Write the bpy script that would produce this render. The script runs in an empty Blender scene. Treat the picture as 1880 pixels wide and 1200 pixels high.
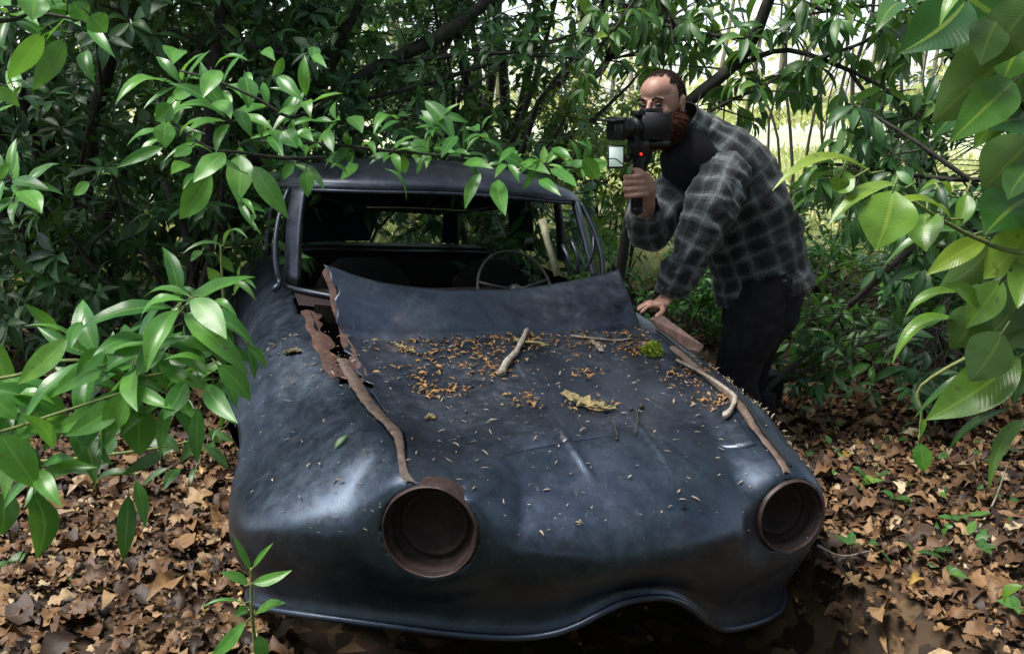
import bpy, bmesh, math, random
import numpy as np
from mathutils import Vector, Matrix, noise
R = math.radians
PI = math.pi
sc = bpy.context.scene
col = sc.collection

# ---------------------------------------------------------------- camera, world, sun, exposure
F_PX, CAM_H = 1500.0, 1.38
PITCH = math.atan(410 / 1500)
cam_d = bpy.data.cameras.new('camera')
cam_d.sensor_width = 36
cam_d.lens = 36 * F_PX / 1880
cam_d.clip_end = 500
cam_d.clip_start = 0.05
cam = bpy.data.objects.new('camera', cam_d)
col.objects.link(cam)
cam.location = (0, 0, CAM_H)
cam.rotation_euler = (PI / 2 - PITCH, 0, 0)
sc.camera = cam
cam_d.dof.use_dof = False

SUN_EL, SUN_AZ = R(64), R(262)      # azimuth clockwise from +Y: behind the photographer, to the left
world = bpy.data.worlds.new("World")
sc.world = world
world.use_nodes = True
wn = world.node_tree.nodes; wl = world.node_tree.links
sky = wn.new('ShaderNodeTexSky'); sky.sky_type = 'NISHITA'; sky.sun_disc = False
sky.sun_elevation = SUN_EL; sky.sun_rotation = SUN_AZ
sky.dust_density = 1.2; sky.air_density = 1.0; sky.ozone_density = 1.0
hs = wn.new('ShaderNodeHueSaturation'); hs.inputs['Saturation'].default_value = 0.55
bg = wn['Background']; bg.inputs['Strength'].default_value = 0.15
wl.new(sky.outputs[0], hs.inputs['Color']); wl.new(hs.outputs[0], bg.inputs['Color'])
sun_d = bpy.data.lights.new('sun', 'SUN'); sun_d.energy = 3.1; sun_d.angle = R(24); sun_d.color = (1, .96, .9)
sun = bpy.data.objects.new('sun', sun_d); col.objects.link(sun)
sdir = Vector((math.sin(SUN_AZ) * math.cos(SUN_EL), math.cos(SUN_AZ) * math.cos(SUN_EL), math.sin(SUN_EL)))
sun.rotation_euler = sdir.to_track_quat('Z', 'Y').to_euler()
sc.view_settings.view_transform = 'Standard'
sc.view_settings.look = 'None'
sc.view_settings.gamma = 1
sc.view_settings.exposure = 0.95

# ---------------------------------------------------------------- helpers
CP, SP = math.cos(PITCH), math.sin(PITCH)
def at(px, py, Y):
    a = (px - 940) / F_PX; b = (600 - py) / F_PX
    t = Y / (CP + b * SP)
    return Vector((a * t, Y, CAM_H + (-SP + b * CP) * t))
def proj(P):
    P = np.asarray(P, float)
    x, y, z = P[..., 0], P[..., 1], P[..., 2] - CAM_H
    d = y * CP - z * SP
    return np.stack([940 + F_PX * x / d, 600 - F_PX * (y * SP + z * CP) / d, d], -1)
def norm(a):
    a = np.asarray(a, float)
    return a / np.maximum(np.linalg.norm(a, axis=-1, keepdims=True), 1e-9)
def tag(o, label=None, cat=None, group=None, kind=None):
    if label: o['label'] = label
    if cat: o['category'] = cat
    if group: o['group'] = group
    if kind: o['kind'] = kind
    return o
def empty(name, loc=(0, 0, 0), rz=0):
    o = bpy.data.objects.new(name, None); col.objects.link(o)
    o.location = loc; o.rotation_euler = (0, 0, rz); o.empty_display_size = .1
    return o
def mesh_obj(name, V, Fc, mat=None, parent=None, smooth=True, uv=None, rnd=None):
    """V n x 3, Fc m x 4 (or list of polygons) in world coordinates"""
    me = bpy.data.meshes.new(name)
    V = np.asarray(V, np.float32)
    if isinstance(Fc, np.ndarray):
        m, k = Fc.shape
        me.vertices.add(len(V)); me.vertices.foreach_set('co', V.ravel())
        me.loops.add(m * k); me.loops.foreach_set('vertex_index', Fc.astype(np.int32).ravel())
        me.polygons.add(m); me.polygons.foreach_set('loop_start', np.arange(0, m * k, k, dtype=np.int32))
        me.update(calc_edges=True)
        if uv is not None:
            l = me.uv_layers.new(name='UVMap'); l.data.foreach_set('uv', np.asarray(uv, np.float32)[Fc.ravel()].ravel())
    else:
        me.from_pydata([tuple(v) for v in V.tolist()], [], Fc)
        if uv is not None:
            l = me.uv_layers.new(name='UVMap')
            idx = np.zeros(len(me.loops), np.int32); me.loops.foreach_get('vertex_index', idx)
            l.data.foreach_set('uv', np.asarray(uv, np.float32)[idx].ravel())
    if rnd is not None:
        a = me.attributes.new('rnd', 'FLOAT', 'POINT'); a.data.foreach_set('value', np.asarray(rnd, np.float32))
    me.polygons.foreach_set('use_smooth', np.full(len(me.polygons), smooth))
    me.update()
    o = bpy.data.objects.new(name, me); col.objects.link(o)
    if mat: me.materials.append(mat)
    if parent:
        o.parent = parent
        def wm(p): return (wm(p.parent) @ p.matrix_parent_inverse if p.parent else Matrix()) @ p.matrix_basis
        o.matrix_parent_inverse = wm(parent).inverted()
    return o
def grid_faces(nu, nv, closed_v=False):
    i = np.arange(nu - 1)[:, None]
    jn = nv if closed_v else nv - 1
    j = np.arange(jn)[None, :]
    j2 = (j + 1) % nv
    return np.stack([i * nv + j, i * nv + j2, (i + 1) * nv + j2, (i + 1) * nv + j], -1).reshape(-1, 4)
class MB:
    """collects tubes, boxes, grids into one mesh"""
    def __init__(s): s.V = []; s.F = []; s.UV = []; s.n = 0
    def add(s, V, F, uv=None):
        V = np.asarray(V, float); s.V.append(V)
        s.F += [[int(a) + s.n for a in f] for f in F]
        s.UV.append(np.asarray(uv, float) if uv is not None else np.zeros((len(V), 2)))
        s.n += len(V)
    def tube(s, pts, rad, seg=8, cap=True, flat=1.0, up=(0, 0, 1), ex=1.0, wob=0, seed=0):
        pts = np.asarray(pts, float); n = len(pts)
        rad = np.broadcast_to(np.asarray(rad, float), (n,)) if np.ndim(rad) < 2 else np.asarray(rad, float)
        ra, rb = (rad, rad * flat) if rad.ndim == 1 else (rad[:, 0], rad[:, 1])
        T = norm(np.gradient(pts, axis=0))
        u = np.asarray(up, float); S = np.zeros_like(pts)
        for i in range(n):
            c = np.cross(T[i], u)
            if np.linalg.norm(c) < .05: c = np.cross(T[i], (1, .13, 0))
            c = c / np.linalg.norm(c)
            S[i] = c; u = np.cross(c, T[i])
        Nn = np.cross(S, T)
        a = np.linspace(0, 2 * PI, seg, endpoint=False)
        ca, sa = np.sign(np.cos(a)) * abs(np.cos(a)) ** ex, np.sign(np.sin(a)) * abs(np.sin(a)) ** ex
        V = pts[:, None] + S[:, None] * (ca[None, :, None] * ra[:, None, None]) + Nn[:, None] * (sa[None, :, None] * rb[:, None, None])
        if wob:
            rs = np.random.RandomState(seed)
            V = V + rs.randn(*V.shape) * wob * ra[:, None, None]
        L = np.concatenate([[0], np.cumsum(np.linalg.norm(np.diff(pts, axis=0), axis=1))])
        uv = np.stack(np.broadcast_arrays((a / (2 * PI))[None, :] * 2 * PI * np.mean(ra), L[:, None]), -1).reshape(-1, 2)
        F = [list(f) for f in grid_faces(n, seg, True)]
        if cap: F += [list(range(seg))[::-1], [(n - 1) * seg + k for k in range(seg)]]
        s.add(V.reshape(-1, 3), F, uv)
        return s
    def box(s, c, size, X=(1, 0, 0), Y=(0, 1, 0), Z=(0, 0, 1), bev=.12):
        c = np.asarray(c, float); X, Y, Z = [norm(v) for v in (X, Y, Z)]
        h = np.asarray(size, float) / 2; b = min(h) * bev
        V = []; 
        for k, (zz, ii) in enumerate(((-1, b), (-1, 0), (1, 0), (1, b))):
            z = [-h[2], -h[2] + b, h[2] - b, h[2]][k]
            for sx, sy in ((-1, -1), (1, -1), (1, 1), (-1, 1)):
                hx, hy = h[0] - ii, h[1] - ii
                if sx * sy > 0:
                    e = [(sx * hx, sy * (hy - b)), (sx * (hx - b), sy * hy)]
                else:
                    e = [(sx * (hx - b), sy * hy), (sx * hx, sy * (hy - b))]
                if (sx, sy) == (-1, -1): e = [e[0], e[1]]
                if (sx, sy) == (1, 1): e = [e[0], e[1]]
                for x, y in e: V.append(c + X * x + Y * y + Z * z)
        F = [list(f) for f in grid_faces(4, 8, True)] + [list(range(8))[::-1], [24 + q for q in range(8)]]
        s.add(V, F)
        return s
    def ball(s, c, r, X=(1, 0, 0), Y=(0, 1, 0), Z=(0, 0, 1), nu=12, nv=16):
        r = np.broadcast_to(np.asarray(r, float), (3,)); c = np.asarray(c, float)
        th = np.linspace(.02, PI - .02, nu)[:, None]; ph = np.linspace(0, 2 * PI, nv, endpoint=False)[None]
        P = np.stack(np.broadcast_arrays(np.sin(th) * np.cos(ph), np.sin(th) * np.sin(ph), np.cos(th)), -1).reshape(-1, 3) * r
        V = c + P[:, :1] * norm(X) + P[:, 1:2] * norm(Y) + P[:, 2:] * norm(Z)
        F = [list(f)[::-1] for f in grid_faces(nu, nv, True)] + [list(range(nv)), [(nu - 1) * nv + k for k in range(nv)][::-1]]
        s.add(V, F); return s
    def build(s, name, mat, parent=None, smooth=True):
        return mesh_obj(name, np.concatenate(s.V), s.F, mat, parent, smooth, uv=np.concatenate(s.UV))
def catmull(P, n):
    P = np.asarray(P, float); m = len(P)
    Q = np.concatenate([[2 * P[0] - P[1]], P, [2 * P[-1] - P[-2]]])
    t = np.linspace(0, m - 1 - 1e-9, n); i = t.astype(int); f = (t - i)[:, None] if P.ndim > 1 else t - i
    a, b, c, d = Q[i], Q[i + 1], Q[i + 2], Q[i + 3]
    return .5 * (2 * b + (c - a) * f + (2 * a - 5 * b + 4 * c - d) * f ** 2 + (3 * b - a - 3 * c + d) * f ** 3)
def vnoise(P, s, seed=0):
    return np.array([noise.noise(Vector((p[0] * s + seed, p[1] * s, p[2] * s))) for p in np.asarray(P)])

# ---------------------------------------------------------------- materials
def new_mat(name):
    m = bpy.data.materials.new(name); m.use_nodes = True
    nt = m.node_tree; b = nt.nodes['Principled BSDF']
    return m, nt, b
def N(nt, t, **k):
    n = nt.nodes.new(t)
    for a, v in k.items():
        if a in ('inputs',):
            for kk, vv in v.items(): n.inputs[kk].default_value = vv
        else: setattr(n, a, v)
    return n
def ramp(nt, src, stops):
    r = nt.nodes.new('ShaderNodeValToRGB'); e = r.color_ramp.elements
    while len(e) < len(stops): e.new(.5)
    for i, (p, c) in enumerate(stops):
        e[i].position = p; e[i].color = (*c, 1) if len(c) == 3 else c
    nt.links.new(src, r.inputs[0]); return r
def mixc(nt, fac, a, b, mode='MIX'):
    m = nt.nodes.new('ShaderNodeMix'); m.data_type = 'RGBA'; m.blend_type = mode
    for i, v in ((0, fac), (6, a), (7, b)):
        if hasattr(v, 'is_linked') or hasattr(v, 'links'): nt.links.new(v, m.inputs[i])
        elif isinstance(v, (int, float)): m.inputs[i].default_value = v
        else: m.inputs[i].default_value = (*v, 1)
    return m.outputs[2]
def mth(nt, op, a, b=None, c=None):
    m = nt.nodes.new('ShaderNodeMath'); m.operation = op
    for i, v in enumerate((a, b, c)):
        if v is None: continue
        if isinstance(v, (int, float)): m.inputs[i].default_value = v
        else: nt.links.new(v, m.inputs[i])
    return m.outputs[0]
def noise_tex(nt, scale, detail=4, vec=None, rough=.55, coord='Object'):
    n = nt.nodes.new('ShaderNodeTexNoise'); n.inputs['Scale'].default_value = scale
    n.inputs['Detail'].default_value = detail; n.inputs['Roughness'].default_value = rough
    if vec is None:
        tc = nt.nodes.new('ShaderNodeTexCoord'); vec = tc.outputs[coord]
    nt.links.new(vec, n.inputs['Vector']); return n
def bump(nt, b, h, strength, dist):
    n = nt.nodes.new('ShaderNodeBump'); n.inputs['Strength'].default_value = strength; n.inputs['Distance'].default_value = dist
    nt.links.new(h, n.inputs['Height']); nt.links.new(n.outputs[0], b.inputs['Normal']); return n

def leaf_mat(name, c_dark, c_mid, c_light, trans=.35, rough=.38, veins=True, back=(.12, .2, .06), tcol=None, spec=.5):
    m, nt, b = new_mat(name); L = nt.links
    at_ = N(nt, 'ShaderNodeAttribute', attribute_name='rnd')
    r = ramp(nt, at_.outputs['Fac'], [(0, c_dark), (.5, c_mid), (.93, c_light), (1, (c_light[0] * 1.7, c_light[1] * 1.15, c_light[2] * .9))])
    colr = r.outputs[0]
    nl = noise_tex(nt, 9, 2)
    colr = mixc(nt, .6, colr, ramp(nt, nl.outputs[0], [(.3, (.55, .62, .7)), (.7, (1.35, 1.25, .9))]).outputs[0], 'MULTIPLY')
    nz = noise_tex(nt, 40, 3)
    colr = mixc(nt, .45, colr, ramp(nt, nz.outputs[0], [(.3, (.45, .45, .45)), (.7, (1.25, 1.25, 1.25))]).outputs[0], 'MULTIPLY')
    if veins:
        uvn = N(nt, 'ShaderNodeUVMap', uv_map='UVMap')
        sx = N(nt, 'ShaderNodeSeparateXYZ'); L.new(uvn.outputs[0], sx.inputs[0])
        ax = mth(nt, 'ABSOLUTE', mth(nt, 'SUBTRACT', sx.outputs[0], .5))
        rib = mth(nt, 'LESS_THAN', ax, .035)
        ribs = mth(nt, 'MULTIPLY', rib, .4)
        colr = mixc(nt, ribs, colr, (c_light[0] * 2.2, c_light[1] * 1.5, c_light[2] * 1.6))
        # side veins: chevrons along the blade
        vv = mth(nt, 'SINE', mth(nt, 'MULTIPLY', mth(nt, 'SUBTRACT', sx.outputs[1], mth(nt, 'MULTIPLY', ax, .35)), 62))
        vsharp = mth(nt, 'POWER', mth(nt, 'ABSOLUTE', vv), .5)
        h = mth(nt, 'ADD', mth(nt, 'MULTIPLY', vsharp, .6), mth(nt, 'MULTIPLY', nz.outputs[0], .7))
        bump(nt, b, h, .16, .0012)
        dv = mth(nt, 'MULTIPLY', mth(nt, 'GREATER_THAN', .35, vsharp), .07)
        colr = mixc(nt, dv, colr, (c_light[0] * 1.2, c_light[1] * 1.2, c_light[2]))
        # brown nibbled tips and blemishes
        sp = noise_tex(nt, 90, 2)
        dmg = mth(nt, 'MULTIPLY', mth(nt, 'GREATER_THAN', sp.outputs[0], .70), mth(nt, 'GREATER_THAN', at_.outputs['Fac'], .45))
        colr = mixc(nt, mth(nt, 'MULTIPLY', dmg, .7), colr, (.10, .075, .02))
        edge = mth(nt, 'GREATER_THAN', mth(nt, 'ADD', mth(nt, 'MAXIMUM', mth(nt, 'MULTIPLY', ax, 1.9), mth(nt, 'MULTIPLY', sx.outputs[1], .97)), mth(nt, 'MULTIPLY', mth(nt, 'SUBTRACT', noise_tex(nt, 60, 3).outputs[0], .5), .45)), 1.0)
        edge = mth(nt, 'MULTIPLY', edge, mth(nt, 'GREATER_THAN', mth(nt, 'FRACT', mth(nt, 'MULTIPLY', at_.outputs['Fac'], 17.3)), .45))
        colr = mixc(nt, mth(nt, 'MULTIPLY', edge, .75), colr, (.16, .12, .035))
    geo = N(nt, 'ShaderNodeNewGeometry')
    colb = mixc(nt, geo.outputs['Backfacing'], colr, mixc(nt, .6, colr, back))
    L.new(colb, b.inputs['Base Color'])
    b.inputs['Roughness'].default_value = rough
    b.inputs['Specular IOR Level'].default_value = spec
    tr = N(nt, 'ShaderNodeBsdfTranslucent')
    tc = mixc(nt, .6, colr, tcol or (c_light[0] * 1.8, c_light[1] * 1.5, c_light[2] * .7))
    L.new(tc, tr.inputs[0])
    mx = N(nt, 'ShaderNodeMixShader'); mx.inputs[0].default_value = trans
    L.new(b.outputs[0], mx.inputs[1]); L.new(tr.outputs[0], mx.inputs[2])
    L.new(mx.outputs[0], nt.nodes['Material Output'].inputs[0])
    return m
M = {}
M['leaf_dark'] = leaf_mat('leaf_dark', (.015, .052, .018), (.032, .108, .03), (.07, .195, .05), trans=.22, rough=.42)
M['leaf_mid'] = leaf_mat('leaf_mid', (.025, .075, .02), (.05, .15, .035), (.10, .24, .05), trans=.3, rough=.4)
M['leaf_fresh'] = leaf_mat('leaf_fresh', (.035, .14, .028), (.072, .25, .045), (.14, .36, .065), trans=.32, rough=.30)
M['leaf_laurel'] = leaf_mat('leaf_laurel', (.012, .055, .014), (.035, .13, .026), (.15, .30, .04), trans=.27, rough=.27)
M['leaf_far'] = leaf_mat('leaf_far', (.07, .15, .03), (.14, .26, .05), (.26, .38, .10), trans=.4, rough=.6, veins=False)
M['leaf_cover'] = leaf_mat('leaf_cover', (.18, .30, .09), (.40, .50, .24), (.62, .66, .46), trans=.4, rough=.6, veins=False)  # leaves paled in colour to stand in for the clearing's glow
M['leaf_pale'] = leaf_mat('leaf_pale', (.25, .33, .14), (.36, .44, .20), (.5, .55, .32), trans=.45, rough=.7, veins=False)  # haze over the far wood put into the leaf colour

def litter_mat():
    m, nt, b = new_mat('leaf_litter'); L = nt.links
    a = N(nt, 'ShaderNodeAttribute', attribute_name='rnd')
    r = ramp(nt, a.outputs['Fac'], [(0, (.020, .010, .006)), (.25, (.06, .028, .011)), (.48, (.14, .068, .025)), (.68, (.22, .118, .046)), (.84, (.33, .21, .10)), (.95, (.50, .40, .26)), (1, (.38, .23, .03))])
    nz = noise_tex(nt, 55, 4)
    c = mixc(nt, .6, r.outputs[0], ramp(nt, nz.outputs[0], [(.3, (.35, .33, .3)), (.65, (1.15, 1.15, 1.15))]).outputs[0], 'MULTIPLY')
    L.new(c, b.inputs['Base Color']); b.inputs['Roughness'].default_value = .62
    bump(nt, b, nz.outputs[0], .5, .003)
    return m
M['litter'] = litter_mat()
def ground_mat():
    m, nt, b = new_mat('forest_ground'); L = nt.links
    v = N(nt, 'ShaderNodeTexVoronoi'); v.inputs['Scale'].default_value = 16
    tc = N(nt, 'ShaderNodeTexCoord'); L.new(tc.outputs['Object'], v.inputs['Vector'])
    wn_ = N(nt, 'ShaderNodeSeparateColor'); L.new(v.outputs['Color'], wn_.inputs[0])
    br = ramp(nt, wn_.outputs[0], [(0, (.02, .013, .008)), (.5, (.06, .035, .018)), (.8, (.12, .075, .035)), (1, (.2, .13, .07))])
    nz = noise_tex(nt, 7, 6)
    c = mixc(nt, .7, br.outputs[0], ramp(nt, nz.outputs[0], [(.3, (.4, .4, .4)), (.7, (1.1, 1.1, 1.1))]).outputs[0], 'MULTIPLY')
    # far clearing is grassy, its overexposed glow put into a pale colour
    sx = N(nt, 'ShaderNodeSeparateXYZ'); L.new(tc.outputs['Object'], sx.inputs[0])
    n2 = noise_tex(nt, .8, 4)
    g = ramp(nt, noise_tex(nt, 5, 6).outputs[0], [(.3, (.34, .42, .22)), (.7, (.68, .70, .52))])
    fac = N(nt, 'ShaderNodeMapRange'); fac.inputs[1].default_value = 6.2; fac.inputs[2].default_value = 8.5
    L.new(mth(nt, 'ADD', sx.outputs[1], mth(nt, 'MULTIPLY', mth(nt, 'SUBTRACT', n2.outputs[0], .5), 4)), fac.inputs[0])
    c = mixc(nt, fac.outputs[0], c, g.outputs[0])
    L.new(c, b.inputs['Base Color']); b.inputs['Roughness'].default_value = .9
    bump(nt, b, nz.outputs[0], .8, .03)
    return m
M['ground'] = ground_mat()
def bark_mat(name, a, c):
    m, nt, b = new_mat(name)
    nz = noise_tex(nt, 30, 6, rough=.7)
    r = ramp(nt, nz.outputs[0], [(.3, a), (.7, c)])
    nt.links.new(r.outputs[0], b.inputs['Base Color']); b.inputs['Roughness'].default_value = .85
    bump(nt, b, nz.outputs[0], .8, .01)
    return m
M['bark'] = bark_mat('bark', (.012, .011, .008), (.05, .045, .032))
M['bark_pale'] = bark_mat('bark_pale', (.12, .11, .07), (.28, .26, .18))
M['stem_green'] = bark_mat('stem_green', (.10, .15, .04), (.24, .27, .09))
M['twig'] = bark_mat('dead_twig', (.16, .13, .10), (.48, .42, .34))
M['husk'] = bark_mat('seed_husk', (.10, .06, .03), (.50, .42, .32))
M['bark_piece'] = bark_mat('lichen_bark', (.10, .075, .03), (.36, .30, .14))
M['moss'] = bark_mat('moss', (.06, .11, .01), (.30, .40, .03))

def paint_mat(name, base=(.012, .02, .032), rusty=.5, rough=.3, extra=0.0):
    """weathered dark navy paint: grime, rust blotches, chalky scuffs"""
    m, nt, b = new_mat(name); L = nt.links
    n1 = noise_tex(nt, 3.2, 8, rough=.65); n2 = noise_tex(nt, 22, 8, rough=.7); n3 = noise_tex(nt, 120, 4, rough=.6)
    c = ramp(nt, n1.outputs[0], [(.3, tuple(x * .55 for x in base)), (.47, base), (.6, (base[0] * 1.5, base[1] * 1.4, base[2] * 1.3)), (.75, (base[0] * 1.1, base[1] * .7, base[2] * .55))]).outputs[0]
    c = mixc(nt, .65, c, ramp(nt, n2.outputs[0], [(.3, (.6, .6, .62)), (.75, (1.45, 1.4, 1.35))]).outputs[0], 'MULTIPLY')
    # rust blotches
    rm = mth(nt, 'ADD', mth(nt, 'MULTIPLY', n1.outputs[0], .5), mth(nt, 'MULTIPLY', n2.outputs[0], .5))
    rmask = N(nt, 'ShaderNodeMapRange'); rmask.inputs[1].default_value = .60 - extra; rmask.inputs[2].default_value = .70 - extra
    L.new(rm, rmask.inputs[0])
    c = mixc(nt, mth(nt, 'MULTIPLY', rmask.outputs[0], rusty), c, ramp(nt, n3.outputs[0], [(.3, (.035, .013, .008)), (.7, (.11, .05, .03))]).outputs[0])
    # dirt and rust runs down the steep faces
    tcs = N(nt, 'ShaderNodeTexCoord'); mp = N(nt, 'ShaderNodeMapping'); mp.inputs['Scale'].default_value = (1, 1, .07); L.new(tcs.outputs['Object'], mp.inputs['Vector'])
    n4 = noise_tex(nt, 34, 6, vec=mp.outputs[0], rough=.7)
    st = N(nt, 'ShaderNodeMapRange'); st.inputs[1].default_value = .52; st.inputs[2].default_value = .72; L.new(n4.outputs[0], st.inputs[0])
    c = mixc(nt, mth(nt, 'MULTIPLY', st.outputs[0], .45), c, (.05, .034, .028))
    # pale specks of dried dirt
    sp = N(nt, 'ShaderNodeMapRange'); sp.inputs[1].default_value = .67; sp.inputs[2].default_value = .73; L.new(n3.outputs[0], sp.inputs[0])
    c = mixc(nt, mth(nt, 'MULTIPLY', sp.outputs[0], .30), c, (.16, .15, .14))
    n5 = noise_tex(nt, 320, 2); s5 = N(nt, 'ShaderNodeMapRange'); s5.inputs[1].default_value = .70; s5.inputs[2].default_value = .74; L.new(n5.outputs[0], s5.inputs[0])
    c = mixc(nt, mth(nt, 'MULTIPLY', s5.outputs[0], .7), c, (.34, .33, .30))
    # scratches
    mp2 = N(nt, 'ShaderNodeMapping'); mp2.inputs['Scale'].default_value = (1, .06, .4); mp2.inputs['Rotation'].default_value = (0, 0, .5); L.new(tcs.outputs['Object'], mp2.inputs['Vector'])
    n6 = noise_tex(nt, 90, 3, vec=mp2.outputs[0]); s6 = N(nt, 'ShaderNodeMapRange'); s6.inputs[1].default_value = .68; s6.inputs[2].default_value = .72; L.new(n6.outputs[0], s6.inputs[0])
    c = mixc(nt, mth(nt, 'MULTIPLY', s6.outputs[0], .35), c, (.22, .22, .22))
    L.new(c, b.inputs['Base Color'])
    ro = N(nt, 'ShaderNodeMapRange'); ro.inputs[1].default_value = .3; ro.inputs[2].default_value = .75; ro.inputs[3].default_value = rough - .10; ro.inputs[4].default_value = rough + .38
    L.new(mth(nt, 'ADD', mth(nt, 'MULTIPLY', n1.outputs[0], .45), mth(nt, 'MULTIPLY', n2.outputs[0], .55)), ro.inputs[0]); L.new(ro.outputs[0], b.inputs['Roughness'])
    b.inputs['Specular IOR Level'].default_value = .9
    L.new(mth(nt, 'SUBTRACT', .75, mth(nt, 'MULTIPLY', rmask.outputs[0], .6)), b.inputs['Metallic'])
    b.inputs['IOR'].default_value = 1.6
    h = mth(nt, 'ADD', mth(nt, 'MULTIPLY', n2.outputs[0], 1.0), mth(nt, 'MULTIPLY', n3.outputs[0], .35))
    bump(nt, b, h, .16, .003)
    return m
M['paint'] = paint_mat('weathered_navy_paint', base=(.040, .060, .092), rough=.27)
M['paint_roof'] = paint_mat('weathered_roof_paint', base=(.04, .05, .07), rough=.28)
M['paint_bonnet'] = paint_mat('weathered_bonnet_paint', base=(.048, .064, .094), rough=.27, extra=.035)
def rust_mat(name, a, c, rough=.8):
    m, nt, b = new_mat(name)
    n2 = noise_tex(nt, 26, 8, rough=.7); n3 = noise_tex(nt, 7, 4)
    r = ramp(nt, n2.outputs[0], [(.3, a), (.55, c), (.75, (c[0] * 1.6, c[1] * 1.6, c[2] * 1.9))])
    c2 = mixc(nt, .5, r.outputs[0], ramp(nt, n3.outputs[0], [(.3, (.5, .5, .6)), (.7, (1.3, 1.2, 1.1))]).outputs[0], 'MULTIPLY')
    nt.links.new(c2, b.inputs['Base Color']); b.inputs['Roughness'].default_value = rough
    bump(nt, b, n2.outputs[0], .7, .004)
    return m
M['rust'] = rust_mat('rusty_steel', (.022, .009, .006), (.10, .05, .035))
M['rust_pale'] = rust_mat('rusty_seam', (.020, .011, .008), (.125, .085, .062), .6)
M['rust_rim2'] = rust_mat('rusty_bracket', (.03, .014, .010), (.105, .062, .048), .6)
M['rust_rim'] = rust_mat('rusty_rim', (.010, .006, .005), (.045, .024, .018), .5)
M['rust_dark'] = rust_mat('dark_rust', (.008, .004, .004), (.028, .014, .012))
def simple(name, c, rough=.6, spec=.5, metal=0, emit=None, nscale=30, var=.5):
    m, nt, b = new_mat(name)
    nz = noise_tex(nt, nscale, 5)
    r = ramp(nt, nz.outputs[0], [(.3, tuple(x * (1 - var) for x in c)), (.7, tuple(x * (1 + var * .6) for x in c))])
    nt.links.new(r.outputs[0], b.inputs['Base Color']); b.inputs['Roughness'].default_value = rough
    b.inputs['Specular IOR Level'].default_value = spec; b.inputs['Metallic'].default_value = metal
    bump(nt, b, nz.outputs[0], .2, .003)
    if emit:
        b.inputs['Emission Color'].default_value = (*emit, 1); b.inputs['Emission Strength'].default_value = 1
    return m
M['interior'] = simple('dark_interior', (.008, .007, .006), .9)
M['pale_trim'] = simple('pale_trim', (.28, .27, .16), .6)
M['wheel_rim'] = simple('steering_wheel_plastic', (.06, .065, .055), .45)
M['bud'] = bark_mat('bud_scale', (.11, .04, .012), (.50, .28, .09))

# ================================================================= GROUND
def ground_z(x, y):
    x = np.asarray(x, float); y = np.asarray(y, float)
    z = .02 * np.sin(x * 1.7 + .4) * np.cos(y * 1.3) + .015 * np.sin(x * 4.1 + y * 3.3) + .012 * np.sin(y * 6 - x * 2)
    far = np.clip((y - 7) / 20, 0, 3)
    # hollow added under the sunken car so the shade there turns black
    cx, cy_ = x - .275, y - 1.855
    u = cx * .94 + cy_ * .342; v = -cx * .342 + cy_ * .94
    def sm(a): a = np.clip(a, 0, 1); return a * a * (3 - 2 * a)
    z = z - .30 * sm((.90 - np.abs(u)) / .16) * sm((v + .62) / .2) * sm((2.9 - v) / .3)
    return z + far * .5
gx = np.concatenate([-np.geomspace(300, 6.3, 18), np.linspace(-6, 6, 121), np.geomspace(6.3, 300, 18)])
gy = np.concatenate([-np.geomspace(200, 4.2, 14), np.linspace(-4, 10, 141), np.geomspace(10.4, 400, 26)])
GX, GY = np.meshgrid(gx, gy, indexing='ij')
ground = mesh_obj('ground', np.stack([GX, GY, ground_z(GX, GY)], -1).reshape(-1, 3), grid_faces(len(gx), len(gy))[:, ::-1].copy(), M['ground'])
tag(ground, 'forest floor of dark soil under fallen leaves', None, None, 'structure')

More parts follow.
